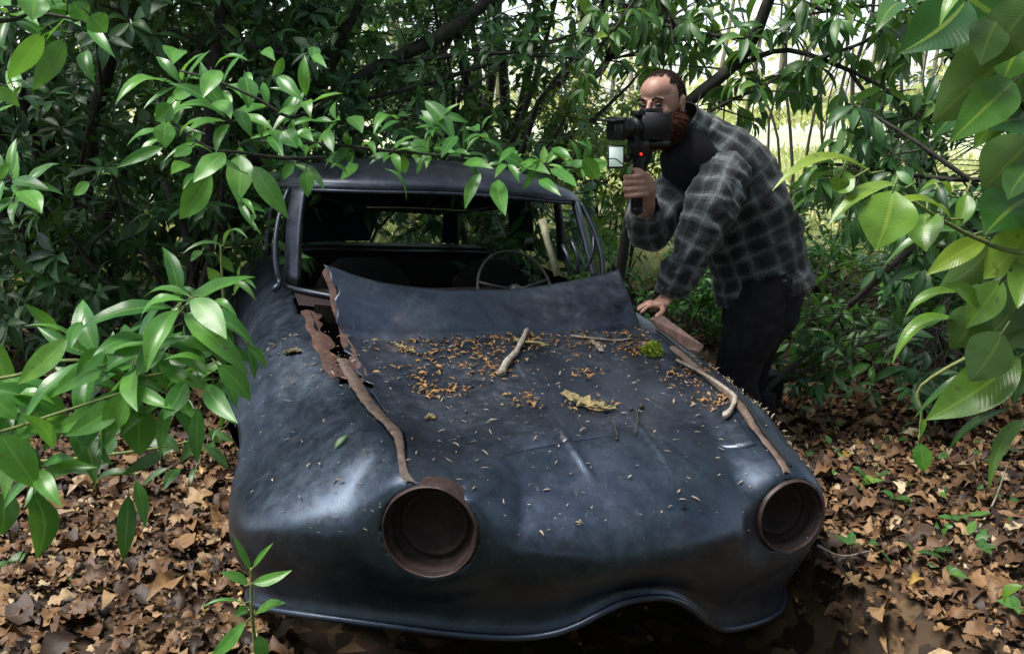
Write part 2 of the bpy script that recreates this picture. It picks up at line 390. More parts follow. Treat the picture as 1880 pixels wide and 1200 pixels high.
# ================================================================= LEAVES
rng = np.random.RandomState(11)
TOTAL = [0]
def leaves_mesh(name, B, T, Nh, W, arch, fold, mat, parent=None, nt=5, na=1, rnd=None, lobed=False, wave=0.0, seed=0, shape=.8):
    """B,T base and tip points, Nh normal hint, W half width, arch bulge along the normal, fold V angle"""
    B, T, Nh = [np.asarray(a, float) for a in (B, T, Nh)]
    n = len(B); W, arch, fold = [np.broadcast_to(np.asarray(a, float), (n,)) for a in (W, arch, fold)]
    rs = np.random.RandomState(seed)
    C = T - B; Ln = np.linalg.norm(C, axis=1); D = norm(C)
    Nn = norm(Nh - (Nh * D).sum(1, keepdims=True) * D); S = np.cross(D, Nn)
    t = np.linspace(0, 1, nt + 1); s = np.linspace(-1, 1, 2 * na + 1)
    w = np.clip(np.sin(PI * np.clip(t, 0, 1) ** shape), 0, 1) ** (.75 if lobed else .92)
    w[0] = .05; w[-1] = .03
    if lobed: w = w * (1 + .42 * np.cos(t * 2 * PI * 2.5))
    cen = B[:, None] + C[:, None] * t[None, :, None] + Nn[:, None] * (arch[:, None] * 4 * (t * (1 - t))[None])[..., None]
    ph = rs.rand(n)[:, None] * 6.28
    bend = rs.randn(n) * .045 * Ln
    cen = cen + S[:, None] * (bend[:, None] * 4 * (t * (1 - t))[None])[..., None]
    cf, sf = np.cos(fold), np.sin(fold)
    X = W[:, None, None] * w[None, :, None] * s[None, None, :]
    side = S[:, None, None] * (X * cf[:, None, None])[..., None]
    lift = np.abs(X) * sf[:, None, None]
    if wave: lift = lift + (wave * W)[:, None, None] * np.abs(s)[None, None] ** 2 * np.sin(t[None, :, None] * 15 + ph[..., None] + s[None, None] * 1.3) * w[None, :, None]
    V = cen[:, :, None] + side + Nn[:, None, None] * lift[..., None]
    k = (nt + 1) * (2 * na + 1)
    f = grid_faces(nt + 1, 2 * na + 1)
    F = (f[None] + (np.arange(n) * k)[:, None, None]).reshape(-1, 4)
    uv = np.stack(np.meshgrid(t, (s + 1) / 2, indexing='ij')[::-1], -1).reshape(-1, 2)
    uv = np.tile(uv, (n, 1))
    if rnd is None: rnd = rs.rand(n)
    TOTAL[0] += len(F)
    return mesh_obj(name, V.reshape(-1, 3), F, mat, parent, True, uv=uv, rnd=np.repeat(rnd, k))

def whorls(P, A, rs, nl=(5, 9), L=.12, wr=.17, droop=(.1, .9), spread=1.0):
    """leaf sets around twig tips P with axes A -> arrays B,T,N,W,arch"""
    B = []; T = []; Nh = []; W = []; AR = []
    for p, a in zip(P, A):
        k = rs.randint(*nl); ph0 = rs.rand() * 6.28
        s = np.cross(a, (.3, .2, 1) if abs(a[2]) < .9 else (1, 0, 0)); s = s / np.linalg.norm(s); q = np.cross(a, s)
        Lw = L * rs.uniform(.75, 1.15)
        for i in range(k):
            an = ph0 + i * 2.4 + rs.randn() * .25
            rad = s * math.cos(an) + q * math.sin(an)
            el = rs.uniform(.05, .8)
            d = rad * math.cos(el) * spread + a * math.sin(el)
            dr = rs.uniform(*droop)
            d = d + np.array((0, 0, -dr)); d /= np.linalg.norm(d)
            l = Lw * rs.uniform(.7, 1.1)
            b = p - a * rs.rand() * .02
            B.append(b + d * .012); T.append(b + d * l)
            Nh.append(a * .8 + np.array((0, 0, .5)) - rad * .1 + rs.randn(3) * .15); W.append(l * wr * rs.uniform(.8, 1.2)); AR.append(l * rs.uniform(.02, .16))
    return [np.array(v) for v in (B, T, Nh, W, AR)]

def branch_path(p0, p1, rs, sag=.1, n=8, wob=.05):
    p0 = np.asarray(p0, float); p1 = np.asarray(p1, float); L = np.linalg.norm(p1 - p0)
    t = np.linspace(0, 1, n)[:, None]
    P = p0 + (p1 - p0) * t
    P[:, 2] += sag * L * (t[:, 0] * (1 - t[:, 0])) * 4
    off = rs.randn(n, 3) * wob * L * .3; off[0] = 0; off[-1] = 0
    off = (off + np.roll(off, 1, 0) + np.roll(off, -1, 0)) / 3; off[0] = 0; off[-1] = 0
    return P + off

def shrub(name, label, cat, base, boxes, mat, seed, L=.12, wr=.17, nt=4, limb_r=.035, nlimb=8, nl=(5, 9), droop=(.1, .9), group=None, bark='bark', tw=True, center=None, crown='foliage', lobes=0.0):
    """boxes: list of (lo, hi, number of whorls); limbs grow from base to each box; whorls on twigs"""
    rs = np.random.RandomState(seed)
    base = np.array(base, float)
    root = empty(name, tuple(base)); tag(root, label, cat, group)
    mb = MB(); P = []; A = []
    for lo, hi, nw in boxes:
        lo = np.array(lo, float); hi = np.array(hi, float); c = (lo + hi) / 2; h = (hi - lo) / 2
        ends = []
        for i in range(nlimb):
            e = c + rs.uniform(-.85, .85, 3) * h
            path = branch_path(base + rs.randn(3) * (.06, .06, 0), e, rs, sag=.08, n=9, wob=.12)
            if limb_r: mb.tube(path, np.linspace(limb_r, limb_r * .22, 9) * rs.uniform(.6, 1.1), seg=6)
            ends.append(path)
        # clumped distribution
        ncl = max(3, nw // 9)
        cl = c + rs.uniform(-1, 1, (ncl, 3)) * h
        pts = cl[rs.randint(0, ncl, nw)] + rs.randn(nw, 3) * h * np.array((.16, .16, .14))
        pts = np.clip(pts, lo - .05 * h, hi + .05 * h)
        allp = np.concatenate([e[4:] for e in ends])
        for p in pts:
            d = np.linalg.norm(allp - p, axis=1); q = allp[d.argmin()]
            if tw and limb_r and rs.rand() < .7 and nw < 900:
                mb.tube(branch_path(q, p, rs, .02, 4, .1), np.linspace(limb_r * .13 + .0015, .0018, 4), seg=4, cap=False)
            a = norm(p - q) * .6 + np.array((0, 0, .5)) + rs.randn(3) * .25 + np.array((0, -.25, 0))
            P.append(p); A.append(norm(a))
    B, T, Nh, W, AR = whorls(np.array(P), np.array(A), rs, nl, L, wr, droop)
    leaves_mesh(crown, B, T, Nh, W, AR, rs.uniform(.1, .5, len(B)), mat, root, nt=nt, seed=seed, rnd=rs.beta(1.6, 2.2, len(B)))
    if mb.n: mb.build('stem', M[bark], root)
    return root
# ================================================================= LEAF LITTER
rs = np.random.RandomState(77)
def litter(n, xr, yr, smin, smax, seed, pw=1.0, zl=.05):
    rs = np.random.RandomState(seed)
    x = rs.uniform(*xr, n); y = yr[0] + (yr[1] - yr[0]) * rs.rand(n) ** pw
    return x, y, rs.uniform(smin, smax, n) * (1 + .25 * rs.randn(n)).clip(.6, 1.6), rs
X = []; Y_ = []; S_ = []
for n, xr, yr, a, b, sd, pw in ((10000, (-2.4, 2.4), (1.5, 4.0), .035, .085, 1, .95), (9000, (-2.4, 2.4), (1.5, 3.2), .012, .04, 2, 1), (9000, (-5, 5), (3.2, 8), .05, .11, 3, 1)):
    x, y, s, _ = litter(n, xr, yr, a, b, sd, pw); X.append(x); Y_.append(y); S_.append(s)
X = np.concatenate(X); Y_ = np.concatenate(Y_); S_ = np.concatenate(S_); n = len(X)
an = rs.uniform(0, 2 * PI, n)
B = np.stack([X, Y_, ground_z(X, Y_) + rs.uniform(.004, .05, n)], -1)
D = np.stack([np.cos(an), np.sin(an), rs.uniform(-.25, .3, n)], -1)
Nh = np.stack([rs.randn(n) * .30, rs.randn(n) * .30, np.ones(n)], -1)
cu_ = (X - .275) * .94 + (Y_ - 1.855) * .342; cv_ = -(X - .275) * .342 + (Y_ - 1.855) * .94
inside = (np.abs(cu_) < .80) & (cv_ > -.5) & (cv_ < 2.8) & (rs.rand(n) < .96)  # litter left out here so the shade under the car stays dark
wd = S_ * rs.uniform(.18, .42, n); ar = S_ * rs.uniform(-.12, .28, n); fo = rs.uniform(-.5, .9, n); rn = rs.beta(1.3, 1.5, n); pt = (rs.rand(n) < .42) & ~inside; pl_ = ~pt & ~inside
lit = leaves_mesh('leaf_litter', B[pt], (B + D * S_[:, None])[pt], Nh[pt], wd[pt], ar[pt], fo[pt], M['litter'], None, nt=10, na=1, rnd=rn[pt], lobed=True, wave=.3, seed=5)
lit2 = leaves_mesh('plain_leaf_litter', B[pl_], (B + D * S_[:, None])[pl_], Nh[pl_], wd[pl_], ar[pl_] * 1.5, fo[pl_], M['litter'], None, nt=5, na=1, rnd=rn[pl_], wave=.5, seed=6)
tag(lit2, 'smaller oval brown leaves and fragments mixed into the fallen leaves', 'leaf litter', None, 'stuff')
tag(lit, 'thick carpet of curled brown and tan fallen leaves', 'leaf litter', None, 'stuff')
# dead sticks on the floor
def stick(p, r, label, mat='bark', name='fallen_stick', cat='stick'):
    mb = MB(); mb.tube(catmull(p, 12), np.linspace(r, r * .5, 12), seg=6, wob=.08)
    return tag(mb.build(name, M[mat], None), label, cat)
def gp(px, py, lift=.03):
    """pixel -> point on the ground"""
    b = (600 - py) / F_PX; a = (px - 940) / F_PX; dz = -SP + b * CP
    t = (lift - CAM_H) / dz
    return np.array((a * t, (CP + b * SP) * t, lift))
stick([gp(1505, 990, .05), gp(1530, 1025, .06), gp(1560, 1065, .03)], .006, 'thin dark stick leaning on the leaves right of the headlamp')
stick([gp(1500, 1000, .08), gp(1545, 1020, .05), gp(1600, 1010, .02)], .004, 'very thin pale stick lying by the right wing', 'twig')
stick([gp(1790, 980, .03), gp(1825, 920, .06), gp(1850, 850, .10)], .004, 'thin tan stem arching up from the litter at the right edge', 'twig', 'tall_weed', 'weed')

# ================================================================= SHRUBS AND TREES
shrub('rhododendron_shrub', 'tall dark glossy shrub filling the far left behind the low bright spray', 'shrub', (-2.6, 4.6, 0),
      [((-3.9, 3.3, .45), (-1.0, 4.4, 2.5), 950), ((-3.6, 3.7, .15), (-1.3, 4.6, .8), 150)], M['leaf_dark'], 1, L=.135, nlimb=8, limb_r=.016)
shrub('rhododendron_shrub', 'dark shrub with drooping leaves directly behind the left side of the car roof', 'shrub', (-1.3, 5.0, 0),
      [((-2.0, 4.0, .35), (.3, 5.2, 2.55), 900)], M['leaf_dark'], 2, L=.125, nlimb=8, limb_r=.016)
shrub('rhododendron_shrub', 'mid green shrub with small leaves showing through the rear window of the car', 'shrub', (.4, 6.4, 0),
      [((-.9, 5.9, .2), (.9, 7.2, 1.75), 420)], M['leaf_mid'], 3, L=.11, nlimb=8, limb_r=.02)
shrub('laurel_shrub', 'sunlit yellow green shrub left of the man behind his camera', 'shrub', (.8, 6.0, 0),
      [((.15, 5.2, .2), (1.15, 6.4, 1.45), 300)], M['leaf_far'], 4, L=.085, nlimb=8, limb_r=.012, wr=.2)
shrub('laurel_shrub', 'leafy tree with hanging leaves above the middle of the car roof', 'tree', (-.4, 5.6, 0),
      [((-.8, 4.6, 1.5), (1.1, 6.2, 2.9), 360)], M['leaf_mid'], 5, L=.12, nlimb=9, limb_r=.03, droop=(.4, 1.4))
shrub('laurel_shrub', 'low bright shrub in the clearing right behind the man', 'shrub', (1.75, 4.9, 0),
      [((1.1, 4.3, .05), (2.7, 5.4, .60), 300)], M['leaf_fresh'], 6, L=.10, nlimb=8, limb_r=.010, wr=.15)
shrub('laurel_shrub', 'narrow leaved green shrub between the man and the hanging foreground leaves', 'shrub', (1.9, 3.9, 0),
      [((1.35, 3.5, .15), (2.6, 4.3, .72), 130)], M['leaf_mid'], 7, L=.125, nlimb=8, limb_r=.012, wr=.13)
shrub('rhododendron_shrub', 'shrub at the far right behind the big hanging leaves', 'shrub', (3.0, 4.4, 0),
      [((2.0, 3.6, .5), (3.6, 5.0, 1.7), 260)], M['leaf_dark'], 8, L=.13, nlimb=8, limb_r=.02)
shrub('undergrowth_shrub', 'low tangled undergrowth seen between the arms of the man', 'shrub', (.9, 4.6, 0),
      [((.3, 4.2, .05), (1.35, 5.2, .85), 240)], M['leaf_fresh'], 9, L=.075, nlimb=10, limb_r=.008, wr=.2)
shrub('laurel_shrub', 'mid green undergrowth filling the view between the legs of the man and the clearing', 'shrub', (2.3, 5.9, 0),
      [((1.2, 5.4, .05), (3.6, 6.4, .95), 330)], M['leaf_mid'], 16, L=.11, nlimb=8, limb_r=.010, wr=.17)
shrub('rhododendron_shrub', 'low dark shrub shading the ground right of the car', 'shrub', (2.3, 3.9, 0),
      [((1.15, 3.15, .05), (3.4, 4.3, .55), 260)], M['leaf_dark'], 13, L=.11, nlimb=8, limb_r=.012, wr=.15)
shrub('evergreen_shrub', 'dense evergreen leaves filling the gaps behind the upright trunk at the left', 'shrub', (-3.2, 5.8, 0),
      [((-4.6, 5.0, .1), (-1.2, 6.0, 3.0), 620)], M['leaf_dark'], 14, L=.16, nlimb=6, limb_r=.015, nt=3, tw=False)
shrub('evergreen_shrub', 'wide dark evergreen hedge closing the far background at the left', 'hedge', (-4.6, 10.0, 0),
      [((-9.5, 9.0, .1), (-.6, 10.6, 4.6), 1500)], M['leaf_dark'], 15, L=.30, nlimb=9, limb_r=.03, nt=2, tw=False, wr=.24)
for i, (x, y, w, h, lab) in enumerate([(-5.2, 6.6, 1.5, 3.4, 'tall dark evergreen thicket at the far left in the back'), (-2.6, 7.2, 1.4, 3.6, 'tall dark evergreen thicket behind the leaning tree'), (-.5, 8.4, 1.3, 3.4, 'mid green thicket far behind the car roof'), (-8.0, 5.0, 1.8, 3.6, 'evergreen thicket beyond the left edge')]):
    shrub('evergreen_shrub', lab, 'shrub', (x, y, 0), [((x - w, y - .8, .1), (x + w, y + .8, h), 330)], M['leaf_dark' if i != 2 else 'leaf_mid'], 80 + i, L=.20, nt=3, nlimb=7, limb_r=.03, tw=False, wr=.2)
# canopy that shades the left and the back (crowns of the tall trees over the car)
shrub('canopy_tree', 'tall tree whose dark crown closes the top left of the view', 'tree', (-3.2, 5.6, 0),
      [((-5.0, 2.6, 2.5), (-.6, 6.4, 3.8), 520)], M['leaf_dark'], 10, L=.19, nlimb=9, limb_r=.07, nt=3, tw=False)
shrub('canopy_tree', 'tree with a dark crown spreading over the top of the view behind the car', 'tree', (-.2, 7.4, 0),
      [((-1.2, 4.6, 2.6), (2.0, 8.0, 4.0), 330)], M['leaf_mid'], 12, L=.19, nlimb=7, limb_r=.07, nt=3, tw=False)
CB = [((1.7, -.2, 2.7), (4.6, 4.4, 3.8)), ((.3, -3.2, 2.6), (4.4, .3, 4.2)), ((.9, 3.0, 2.7), (3.4, 5.6, 4.0)), ((-2.8, 3.4, 3.0), (1.0, 5.4, 4.2)), ((-3.0, -3.6, 2.5), (.8, -.2, 4.2))]  # unseen crowns added to block the sky, shaped round a gap for sunlight
CL = ['broad tree crown above the right edge of the view', 'tree crown over the right shoulder of the photographer', 'tree crown spreading above the man', 'tree crown closing the gap above the car roof', 'tree crown behind the photographer']
CT = [(4.8, 2.2), (3.4, -2.6), (3.9, 5.2), (-2.4, 6.4), (-2.0, -3.4)]
for i, (bx, lab, tb) in enumerate(zip(CB, CL, CT)):
    vol = (bx[1][0] - bx[0][0]) * (bx[1][1] - bx[0][1])
    shrub('canopy_tree', lab, 'tree', (tb[0], tb[1], 0), [(bx[0], bx[1], int(22 * vol))], M['leaf_dark'], 90 + i, L=.26, nlimb=6, limb_r=.06, nt=2, tw=False, wr=.22)
# unseen shrubs added behind and beside the photographer to darken the car
for i, (x, y, w, h, lab) in enumerate([(-3.6, .3, 1.0, 1.9, 'dense dark shrub to the left of the photographer'), (3.4, .4, 1.1, 3.0, 'dense dark shrub to the right of the photographer'), (-2.4, -1.8, 1.3, 2.9, 'dark shrub behind the photographer to the left'), (.3, -1.9, 1.4, 3.0, 'dark shrub straight behind the photographer'), (2.8, -1.5, 1.3, 3.0, 'dark shrub behind the photographer to the right')]):
    shrub('rhododendron_shrub', lab, 'shrub', (x, y, 0), [((x - w, y - w * .7, .1), (x + w, y + w * .7, h), 420)], M['leaf_dark'], 40 + i, L=.22, nt=2, nlimb=6, limb_r=.03, tw=False, wr=.22)

# ---- bare dark trunks and limbs crossing the upper half
def limb(mb, pts, r0, r1, n=16, wob=.07, seed=0):
    P = catmull([np.array(at(*p)) for p in pts], n)
    mb.tube(P, np.linspace(r0, r1, n), seg=9, wob=wob, seed=seed); return P
def tree(name, label, limbs, mat, leaf, seed, nwh, L=.12, base=None, droop=(.3, 1.2), nl=(4, 8), wr=.16, nt=4, jit=.10, cat='tree'):
    rs = np.random.RandomState(seed)
    b = np.array(at(*limbs[0][0][0])) if base is None else np.array(base)
    root = empty(name, (float(b[0]), float(b[1]), 0.0)); tag(root, label, cat)
    mb = MB(); paths = []
    for pts, r0, r1 in limbs: paths.append(limb(mb, pts, r0, r1, seed=seed))
    mb.build('trunk', M[mat], root)
    P = []; A = []; mb = MB()
    allp = np.concatenate([p[4:] for p in paths])
    for k in range(nwh):
        q = allp[rs.randint(len(allp))]; p = q + rs.randn(3) * jit
        P.append(p); A.append(norm((p - q) * 3 + rs.randn(3) * .3 + np.array((0, -.2, .25))))
        mb.tube(branch_path(q, p, rs, .02, 4, .1), [.004, .0034, .0026, .002], seg=4, cap=False)
    if mb.n: mb.build('twigs', M[mat], root)
    if nwh:
        B, T, Nh, W, AR = whorls(np.array(P), np.array(A), rs, nl, L, wr, droop)
        leaves_mesh('crown', B, T, Nh, W, AR, rs.uniform(.1, .5, len(B)), M[leaf], root, nt=nt, seed=seed)
    return root
tree('leaning_tree', 'dark leaning tree whose long limb runs from the left roof corner up to the top', [
    ([(380, 560, 4.2), (430, 380, 4.2), (470, 290, 4.2), (560, 215, 4.2), (700, 120, 4.2), (820, 60, 4.2), (935, -30, 4.2)], .05, .028),
    ([(560, 225, 4.2), (600, 130, 4.3), (640, 40, 4.3), (690, -60, 4.3)], .045, .03),
    ([(700, 120, 4.2), (850, 100, 4.1), (960, 95, 4.0), (1060, 60, 4.0)], .014, .005),
    ([(640, 190, 4.2), (800, 150, 4.1), (950, 105, 4.0), (1080, 110, 3.9)], .012, .004),
    ([(620, 250, 4.2), (790, 200, 4.1), (960, 100, 4.0)], .010, .004),
    ([(810, 105, 4.2), (835, 50, 4.3), (845, -30, 4.3)], .016, .012)], 'bark', 'leaf_dark', 61, 70)
tree('upright_tree', 'dark upright trunk near the left of the view crossing behind the leaves', [
    ([(330, 640, 3.9), (365, 420, 3.9), (385, 200, 3.9), (400, 60, 3.9), (415, -60, 3.9)], .032, .025),
    ([(395, 60, 3.9), (480, 90, 3.8), (600, 110, 3.7)], .009, .004),
    ([(390, 85, 3.9), (250, 30, 3.8), (120, -10, 3.7)], .009, .004)], 'bark', 'leaf_dark', 62, 40)
tree('thicket_stems', 'group of thin dark stems rising behind the left wing', [
    ([(350, 600, 3.6), (345, 450, 3.7), (300, 330, 3.8)], .022, .014),
    ([(350, 600, 3.6), (395, 430, 3.7), (410, 330, 3.7)], .018, .010),
    ([(350, 600, 3.6), (240, 420, 3.9), (190, 260, 4.0)], .016, .008),
    ([(350, 600, 3.6), (200, 520, 3.8), (90, 380, 3.9)], .016, .008)], 'bark', 'leaf_dark', 63, 26, cat='shrub')
tree('overhanging_tree', 'tree with backlit hanging leaves and a dark limb rising beside the head of the man', [
    ([(1130, 560, 3.9), (1155, 400, 3.8), (1200, 250, 3.7), (1275, 180, 3.5), (1340, 128, 3.4), (1385, 70, 3.35), (1425, -40, 3.3)], .026, .021),
    ([(1340, 130, 3.4), (1440, 92, 3.35), (1560, 130, 3.3), (1640, 175, 3.25), (1700, 240, 3.2)], .012, .005),
    ([(1255, 235, 3.45), (1330, 190, 3.4), (1400, 160, 3.3), (1440, 130, 3.3)], .007, .004),
    ([(1425, -20, 3.3), (1520, 20, 3.2), (1600, 10, 3.2)], .010, .005),
    ([(1500, 110, 3.3), (1620, 60, 3.3), (1700, -20, 3.3)], .008, .004),
    ([(1385, 70, 3.35), (1280, 60, 3.5), (1180, 20, 3.6), (1090, -10, 3.7)], .010, .004),
    ([(1560, 130, 3.3), (1640, 250, 3.2), (1620, 300, 3.1), (1500, 300, 3.1)], .008, .004)], 'bark', 'leaf_mid', 64, 135, L=.13, jit=.085, droop=(.6, 1.8))
tree('hanging_branch', 'branch with long drooping leaves hanging in the top middle behind the man', [
    ([(1190, -40, 3.5), (1140, 40, 3.5), (1100, 90, 3.5), (1080, 150, 3.5)], .009, .004),
    ([(1190, -40, 3.5), (1230, 30, 3.5), (1250, 70, 3.5)], .008, .004)], 'bark', 'leaf_mid', 65, 24, L=.12, jit=.06, droop=(.8, 2.0))
tree('right_thicket', 'dark thicket of hanging leaves between the clearing and the right foreground', [
    ([(1900, 320, 2.6), (1800, 330, 2.6), (1700, 325, 2.65), (1600, 310, 2.7), (1530, 330, 2.7)], .011, .004),
    ([(1900, 420, 2.6), (1780, 330, 2.6), (1650, 240, 2.7), (1560, 190, 2.8)], .010, .004),
    ([(1560, 560, 2.9), (1660, 470, 2.7), (1760, 400, 2.6), (1900, 330, 2.5)], .012, .008)], 'bark', 'leaf_dark', 66, 44, L=.12, jit=.07, droop=(.6, 1.8), cat='shrub')
tree('arching_branches', 'arching bare dark branches low behind the man at the right', [
    ([(1400, 720, 3.3), (1480, 650, 3.5), (1560, 560, 3.6), (1680, 440, 3.7)], .014, .006),
    ([(1440, 700, 3.4), (1560, 640, 3.5), (1700, 600, 3.6)], .010, .005),
    ([(1500, 700, 3.5), (1480, 580, 3.6), (1510, 470, 3.8)], .007, .003)], 'bark', 'leaf_fresh', 67, 16, L=.11, cat='shrub')
tree('bare_bush', 'pale twiggy bare bush left of the head of the man', [
    ([(1060, 330, 6.2), (1050, 240, 6.2), (1030, 160, 6.2), (1060, 90, 6.2)], .010, .003),
    ([(1060, 330, 6.2), (1080, 230, 6.2), (1110, 120, 6.2)], .009, .003),
    ([(1060, 330, 6.2), (1010, 250, 6.2), (970, 180, 6.2)], .009, .003)], 'bark_pale', 'leaf_far', 68, 30, L=.06, jit=.18, cat='shrub')
# ---- saplings in the bright clearing
rs = np.random.RandomState(14)
sap = []
ORD = ['first', 'second', 'third', 'fourth', 'fifth', 'sixth', 'seventh', 'eighth', 'ninth', 'tenth', 'eleventh', 'twelfth', 'thirteenth', 'fourteenth']
for k, (px, Y) in enumerate([(1395, 10), (1412, 14), (1432, 9.5), (1452, 12), (1470, 16), (1487, 11), (1505, 13), (1523, 9), (1548, 15), (1570, 12), (1602, 14), (1630, 11), (1655, 17), (1680, 10)]):
    b = gp(px, 420, .0); x0 = (px - 940) / F_PX * Y * 1.03
    root = empty('sapling', (x0, Y, float(ground_z(x0, Y)))); 
    tag(root, 'leafless thin sapling in the clearing, ' + ORD[k] + " counting rightwards from the man's back", 'tree', 'saplings in the clearing')
    mb = MB(); h = rs.uniform(3.5, 6); lean = rs.randn() * .35
    P = branch_path((x0, Y, float(ground_z(x0, Y))), (x0 + lean, Y + rs.randn() * .3, h), rs, 0, 10, .12)
    mb.tube(P, np.linspace(.022, .008, 10) * rs.uniform(.7, 1.4), seg=6)
    mb.build('trunk', M['bark'], root)
    mb = MB()
    for q in range(9):
        i = rs.randint(2, 9); d = np.array((rs.randn(), rs.randn() * .5, rs.uniform(.4, 1.2))) * .35
        mb.tube(branch_path(P[i], P[i] + d, rs, .1, 5, .2), np.linspace(.005, .002, 5), seg=4, cap=False)
    mb.build('twigs', M['bark'], root)
# far wood beyond the clearing, paled in colour to stand in for haze
n = 7000
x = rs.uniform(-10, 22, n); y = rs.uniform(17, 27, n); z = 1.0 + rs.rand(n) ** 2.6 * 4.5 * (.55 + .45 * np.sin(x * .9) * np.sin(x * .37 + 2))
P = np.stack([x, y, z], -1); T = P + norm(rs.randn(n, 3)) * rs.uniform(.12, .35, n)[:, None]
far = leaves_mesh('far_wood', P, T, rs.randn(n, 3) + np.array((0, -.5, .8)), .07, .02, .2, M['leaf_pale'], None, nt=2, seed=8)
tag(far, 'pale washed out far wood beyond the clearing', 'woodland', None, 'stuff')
mb = MB()
for k in range(70):
    x0 = rs.uniform(-8, 20); y0 = rs.uniform(16.5, 26)
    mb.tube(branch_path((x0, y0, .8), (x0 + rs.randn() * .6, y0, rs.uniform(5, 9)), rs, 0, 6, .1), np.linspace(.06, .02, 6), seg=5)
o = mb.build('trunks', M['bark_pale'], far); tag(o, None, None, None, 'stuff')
# green ground cover in the clearing, bright glow painted into its colour
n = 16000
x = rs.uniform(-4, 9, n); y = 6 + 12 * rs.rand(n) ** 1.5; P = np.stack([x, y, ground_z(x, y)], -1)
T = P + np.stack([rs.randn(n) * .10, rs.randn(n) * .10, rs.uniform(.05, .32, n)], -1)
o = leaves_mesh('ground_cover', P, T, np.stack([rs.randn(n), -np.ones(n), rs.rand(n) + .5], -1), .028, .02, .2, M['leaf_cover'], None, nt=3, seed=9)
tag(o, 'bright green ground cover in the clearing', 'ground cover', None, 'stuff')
n = 5200  # unseen dark ivy added to cut ground bounce on the car front
x = rs.uniform(-3.2, 3.2, n); y = rs.uniform(-2.5, 1.45, n); P = np.stack([x, y, ground_z(x, y) + rs.uniform(.01, .16, n)], -1)
T = P + np.stack([rs.randn(n) * .05, rs.randn(n) * .05, rs.uniform(-.01, .03, n)], -1)
o = leaves_mesh('ivy_carpet', P, T, np.stack([rs.randn(n) * .3, rs.randn(n) * .3, np.ones(n)], -1), .030, .006, .2, M['leaf_dark'], None, nt=3, seed=12)
tag(o, 'dark ivy carpeting the floor round the photographer', 'ground cover', None, 'stuff')
n = 420
x = 1.15 + rs.rand(n) * 1.5; y = 2.2 + rs.rand(n) * 1.9; cl = np.sin(x * 7) * np.sin(y * 9 + 1) > -.1; x = x[cl]; y = y[cl]; n = len(x); P = np.stack([x, y, ground_z(x, y) + rs.uniform(.03, .08, n)], -1)
T = P + np.stack([rs.randn(n) * .03, rs.randn(n) * .03, rs.uniform(-.01, .03, n)], -1)
o = leaves_mesh('creeping_ivy', P, T, np.stack([rs.randn(n) * .3, rs.randn(n) * .3 - .2, np.ones(n)], -1), .014, .004, .2, M['leaf_mid'], None, nt=4, seed=13)
tag(o, 'scattered green ivy leaves creeping through the litter right of the car', 'ground cover', None, 'stuff')
# small seedlings in the litter
rs = np.random.RandomState(21)
for k, (px, py, lab) in enumerate([(1740, 1075, 'round bluish green leaf pair low in the litter at the right'), (1560, 1020, 'tiny seedling near the right wing'), (1800, 1030, 'small dark seedling at the right side of the litter'), (1640, 935, 'little green seedling under the hanging single leaf'), (1590, 905, 'small seedling beside the dark shade right of the car'), (130, 1080, 'little seedling in the bright leaves at the lower left'), (30, 1060, 'small green plant at the lower left edge'), (1720, 860, 'dim seedling in the shade at the right'), (1865, 1140, 'seedling at the lower right corner')]):
    p = gp(px, py, .01); B = []; T = []; Nh = []
    for q in range(rs.randint(3, 7)):
        a = rs.rand() * 6.28; d = np.array((math.cos(a), math.sin(a), rs.uniform(.1, .5))) * rs.uniform(.03, .06)
        B.append(p + (0, 0, .04)); T.append(p + (0, 0, .04) + d); Nh.append((0, -.3, 1))
    root = empty('seedling', tuple(p)); tag(root, lab, 'seedling')
    leaves_mesh('foliage', B, T, Nh, .014, .004, .2, M['leaf_mid'], root, nt=5, seed=k)
    mb = MB(); mb.tube([p - (0, 0, .01), p + (0, 0, .045)], .0015, seg=5); mb.build('stem', M['stem_green'], root)

